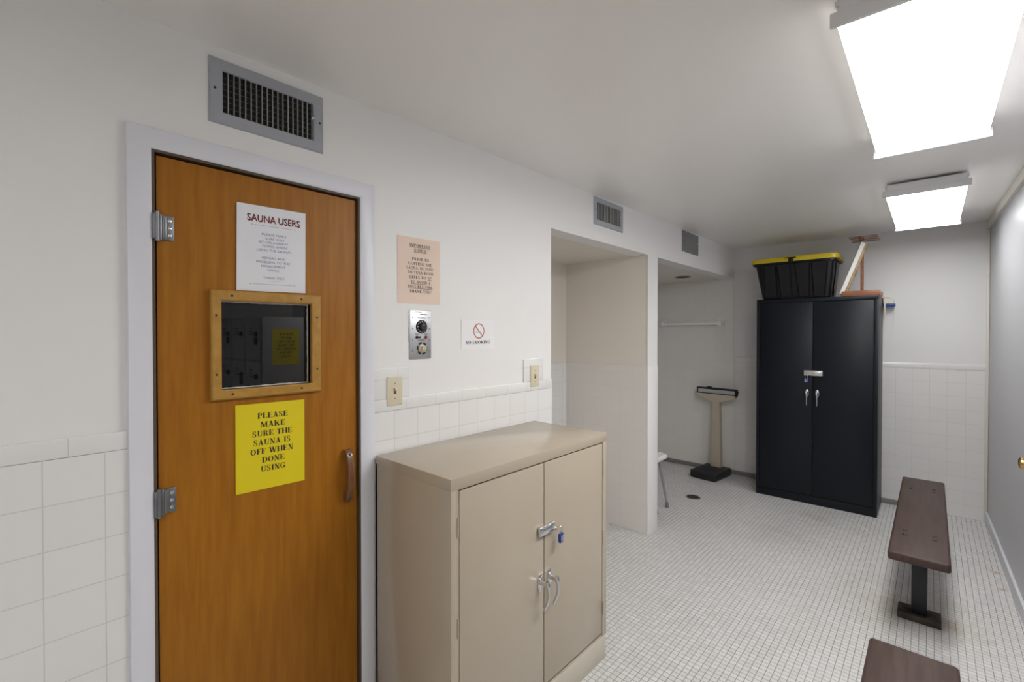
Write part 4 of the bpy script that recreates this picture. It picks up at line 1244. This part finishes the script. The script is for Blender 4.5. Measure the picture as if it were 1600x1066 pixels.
# ------------------------------------------------------------------ shower alcove fittings
b = thing('towel_bar', 'pale towel bar on the tiled shower back wall', 'towel bar', (-0.455, YB - 0.008, 1.648))
bm = bmesh.new()
add_tube(bm, [(-0.325, -0.052, -0.008), (0.325, -0.052, -0.008)], 0.0125, 14)
obj('bar', bm, M['white_plastic'], b)
for sx in (-1, 1):
    bm = bmesh.new()
    add_box(bm, (sx * 0.325 - 0.040, -0.014, -0.045), (sx * 0.325 + 0.040, 0.0, 0.045), 0.006)
    add_loft(bm, [rrect(sx * 0.325 - 0.030, sx * 0.325 + 0.030, -0.032, 0.026, 0.008, 0), rrect(sx * 0.325 - 0.020, sx * 0.325 + 0.020, -0.024, 0.016, 0.008, 0.06)], True, True)
    for v in bm.verts:
        pass
    vs_ = [v for v in bm.verts]
    # second loft was built upright: lay it down so that it stands out from the wall
    k0 = len(vs_) - 48
    for v in vs_[k0:]:
        x, y, z = v.co
        v.co = Vector((x, -0.010 - z, y))
    obj('bracket', bm, M['white_plastic'], b)

d = thing('floor_drain', 'round dark metal drain in the shower floor', 'drain', (-0.047, 4.352, 0))
bm = bmesh.new()
add_lathe(bm, [(0.0, 0.066), (0.003, 0.064), (0.004, 0.055), (0.002, 0.050), (0.002, 0)], (0, 0, 0), (0, 0, 1), 36)
obj('rim', bm, M['dull_steel'], d)
bm = bmesh.new()
add_lathe(bm, [(0.002, 0.0), (0.002, 0.049), (0.0042, 0.048), (0.0042, 0)], (0, 0, 0), (0, 0, 1), 30)
obj('grate', bm, M['iron'], d)
bm = bmesh.new()
for r, n in ((0.014, 5), (0.030, 9), (0.041, 13)):
    for k in range(n):
        a = 2 * PI * k / n
        add_lathe(bm, [(0.0042, 0.0045), (0.0046, 0.0040), (0.0046, 0)], (r * math.cos(a), r * math.sin(a), 0), (0, 0, 1), 8)
obj('grate_holes', bm, M['dark_gap'], d)

r = thing('recessed_light', 'dark round recessed light in the shower ceiling', 'ceiling light', (-0.36, 4.865, HDR))
bm = bmesh.new()
add_lathe(bm, [(0.0, 0.080), (0.004, 0.078), (0.005, 0.066), (0.0012, 0.062), (0.0012, 0)], (0, 0, 0), (0, 0, -1), 36)
obj('bezel', bm, M['iron'], r)
bm = bmesh.new(); add_lathe(bm, [(0.001, 0.0), (0.001, 0.060), (0.0025, 0.058), (0.0030, 0.0)], (0, 0, 0), (0, 0, -1), 30)
obj('dark_bulb_recess', bm, M['dark_gap'], r)

st = thing('shower_stool', 'white shower stool half hidden behind the partition', 'stool', (-0.335, 3.835, 0))
bm = bmesh.new()
add_loft(bm, [rrect(-0.19, 0.19, -0.15, 0.15, 0.05, 0.418), rrect(-0.205, 0.205, -0.165, 0.165, 0.055, 0.430), rrect(-0.208, 0.208, -0.168, 0.168, 0.055, 0.452), rrect(-0.19, 0.19, -0.15, 0.15, 0.05, 0.464), rrect(-0.15, 0.15, -0.11, 0.11, 0.04, 0.460)])
obj('seat', bm, M['white_plastic'], st)
for sx in (-1, 1):
    for sy in (-1, 1):
        top, bot = Vector((sx * 0.150, sy * 0.075, 0.424)), Vector((sx * 0.216, sy * 0.110, 0.02))
        bm = bmesh.new()
        add_tube(bm, [top, top.lerp(bot, 0.5), bot], 0.0105, 12)
        mid = top.lerp(bot, 0.48)
        dirn = (bot - top).normalized()
        add_tube(bm, [mid - dirn * 0.012, mid + dirn * 0.012], 0.0132, 12)
        leg = obj('leg', bm, M['aluminium'], st)
        bm = bmesh.new()
        add_tube(bm, [bot - dirn * 0.028, bot - dirn * 0.004, bot + Vector((0, 0, -0.02))], [0.0135, 0.015, 0.017], 14)
        obj('rubber_tip', bm, M['rubber_grey'], leg)

# ------------------------------------------------------------------ door in the right wall: only its knob reaches the picture
dk = struct(box_obj('door_2', (-0.016, 2.55, 0.09), (0.0, 3.44, 2.10), M['right_wall']), 'pale grey door in the right wall with a brass knob', 'door')
ang = math.atan(0.0205)
dk.rotation_euler = (0, 0, ang)
dk.location = (right_x(0) , 0, 0)
bm = bmesh.new()
add_lathe(bm, [(0.0, 0.030), (0.004, 0.029), (0.008, 0.014), (0.022, 0.011), (0.028, 0.020), (0.038, 0.0275), (0.047, 0.0265), (0.053, 0.018), (0.055, 0)], (-0.015, 3.345, 0.903), (-1, 0, 0), 30)
obj('door_knob', bm, M['brass'], dk)['label'] = 'brass door knob'

# ------------------------------------------------------------------ lockers behind the camera, seen reflected in the sauna door window
LK = thing('locker_bank', 'grey bank of box lockers mirrored in the sauna door window', 'lockers', (1.86, 1.245, 0))
LW, LD, LH = 1.50, 0.335, 1.655
bm = bmesh.new()
add_box(bm, (0, 0.004, 0.10), (LW, LD, LH), 0.003)
obj('body', bm, M['locker'], LK)
box_obj('plinth', (0.02, 0.02, 0), (LW - 0.02, LD - 0.02, 0.10), M['black'], LK)
for i in range(5):
    for j in range(5):
        x0, z0 = 0.012 + i * 0.2968, 0.118 + j * 0.3056
        bm = bmesh.new()
        add_box(bm, (x0, -0.010, z0), (x0 + 0.287, 0.004, z0 + 0.296), 0.003)
        d = obj('door', bm, M['locker'], LK)
        bm = bmesh.new()
        for k in range(3):
            add_box(bm, (x0 + 0.13, -0.0112, z0 + 0.185 + 0.022 * k), (x0 + 0.20, -0.0100, z0 + 0.191 + 0.022 * k))
        obj('louver_slots', bm, M['dark_gap'], d)
        bm = bmesh.new()
        add_lathe(bm, [(0, 0.020), (0.006, 0.019), (0.018, 0.015), (0.020, 0)], (x0 + 0.055, -0.010, z0 + 0.19), (0, -1, 0), 16)
        if (i + j) % 2 == 0:
            add_box(bm, (x0 + 0.038, -0.026, z0 + 0.115), (x0 + 0.072, -0.011, z0 + 0.165), 0.003)
        obj('latch', bm, M['black'], d)
o, t3, w, h = sheet('paper_sign', M['paper_yellow'], 'yellow notice on the locker end, mirrored in the sauna door window', 1.86, 1.315, 1.505, 1.305, 1.565, facing=-1, wave=0.001)
bm = bmesh.new()
for i, (txt, f) in enumerate((('PLEASE', .50), ('KEEP', .36), ('WET FEET', .66), ('OFF THESE', .62), ('BENCHES AND', .74), ('KEEP THEM', .42), ('CLEAN', .36))):
    put_text(bm, t3, txt, w * 0.5, h - 0.035 - 0.0270 * i, f * w, 0.015)
for f in bm.faces:
    f.normal_flip()
obj('lettering', bm, M['black_ink'], o, smooth=False, fix=False)
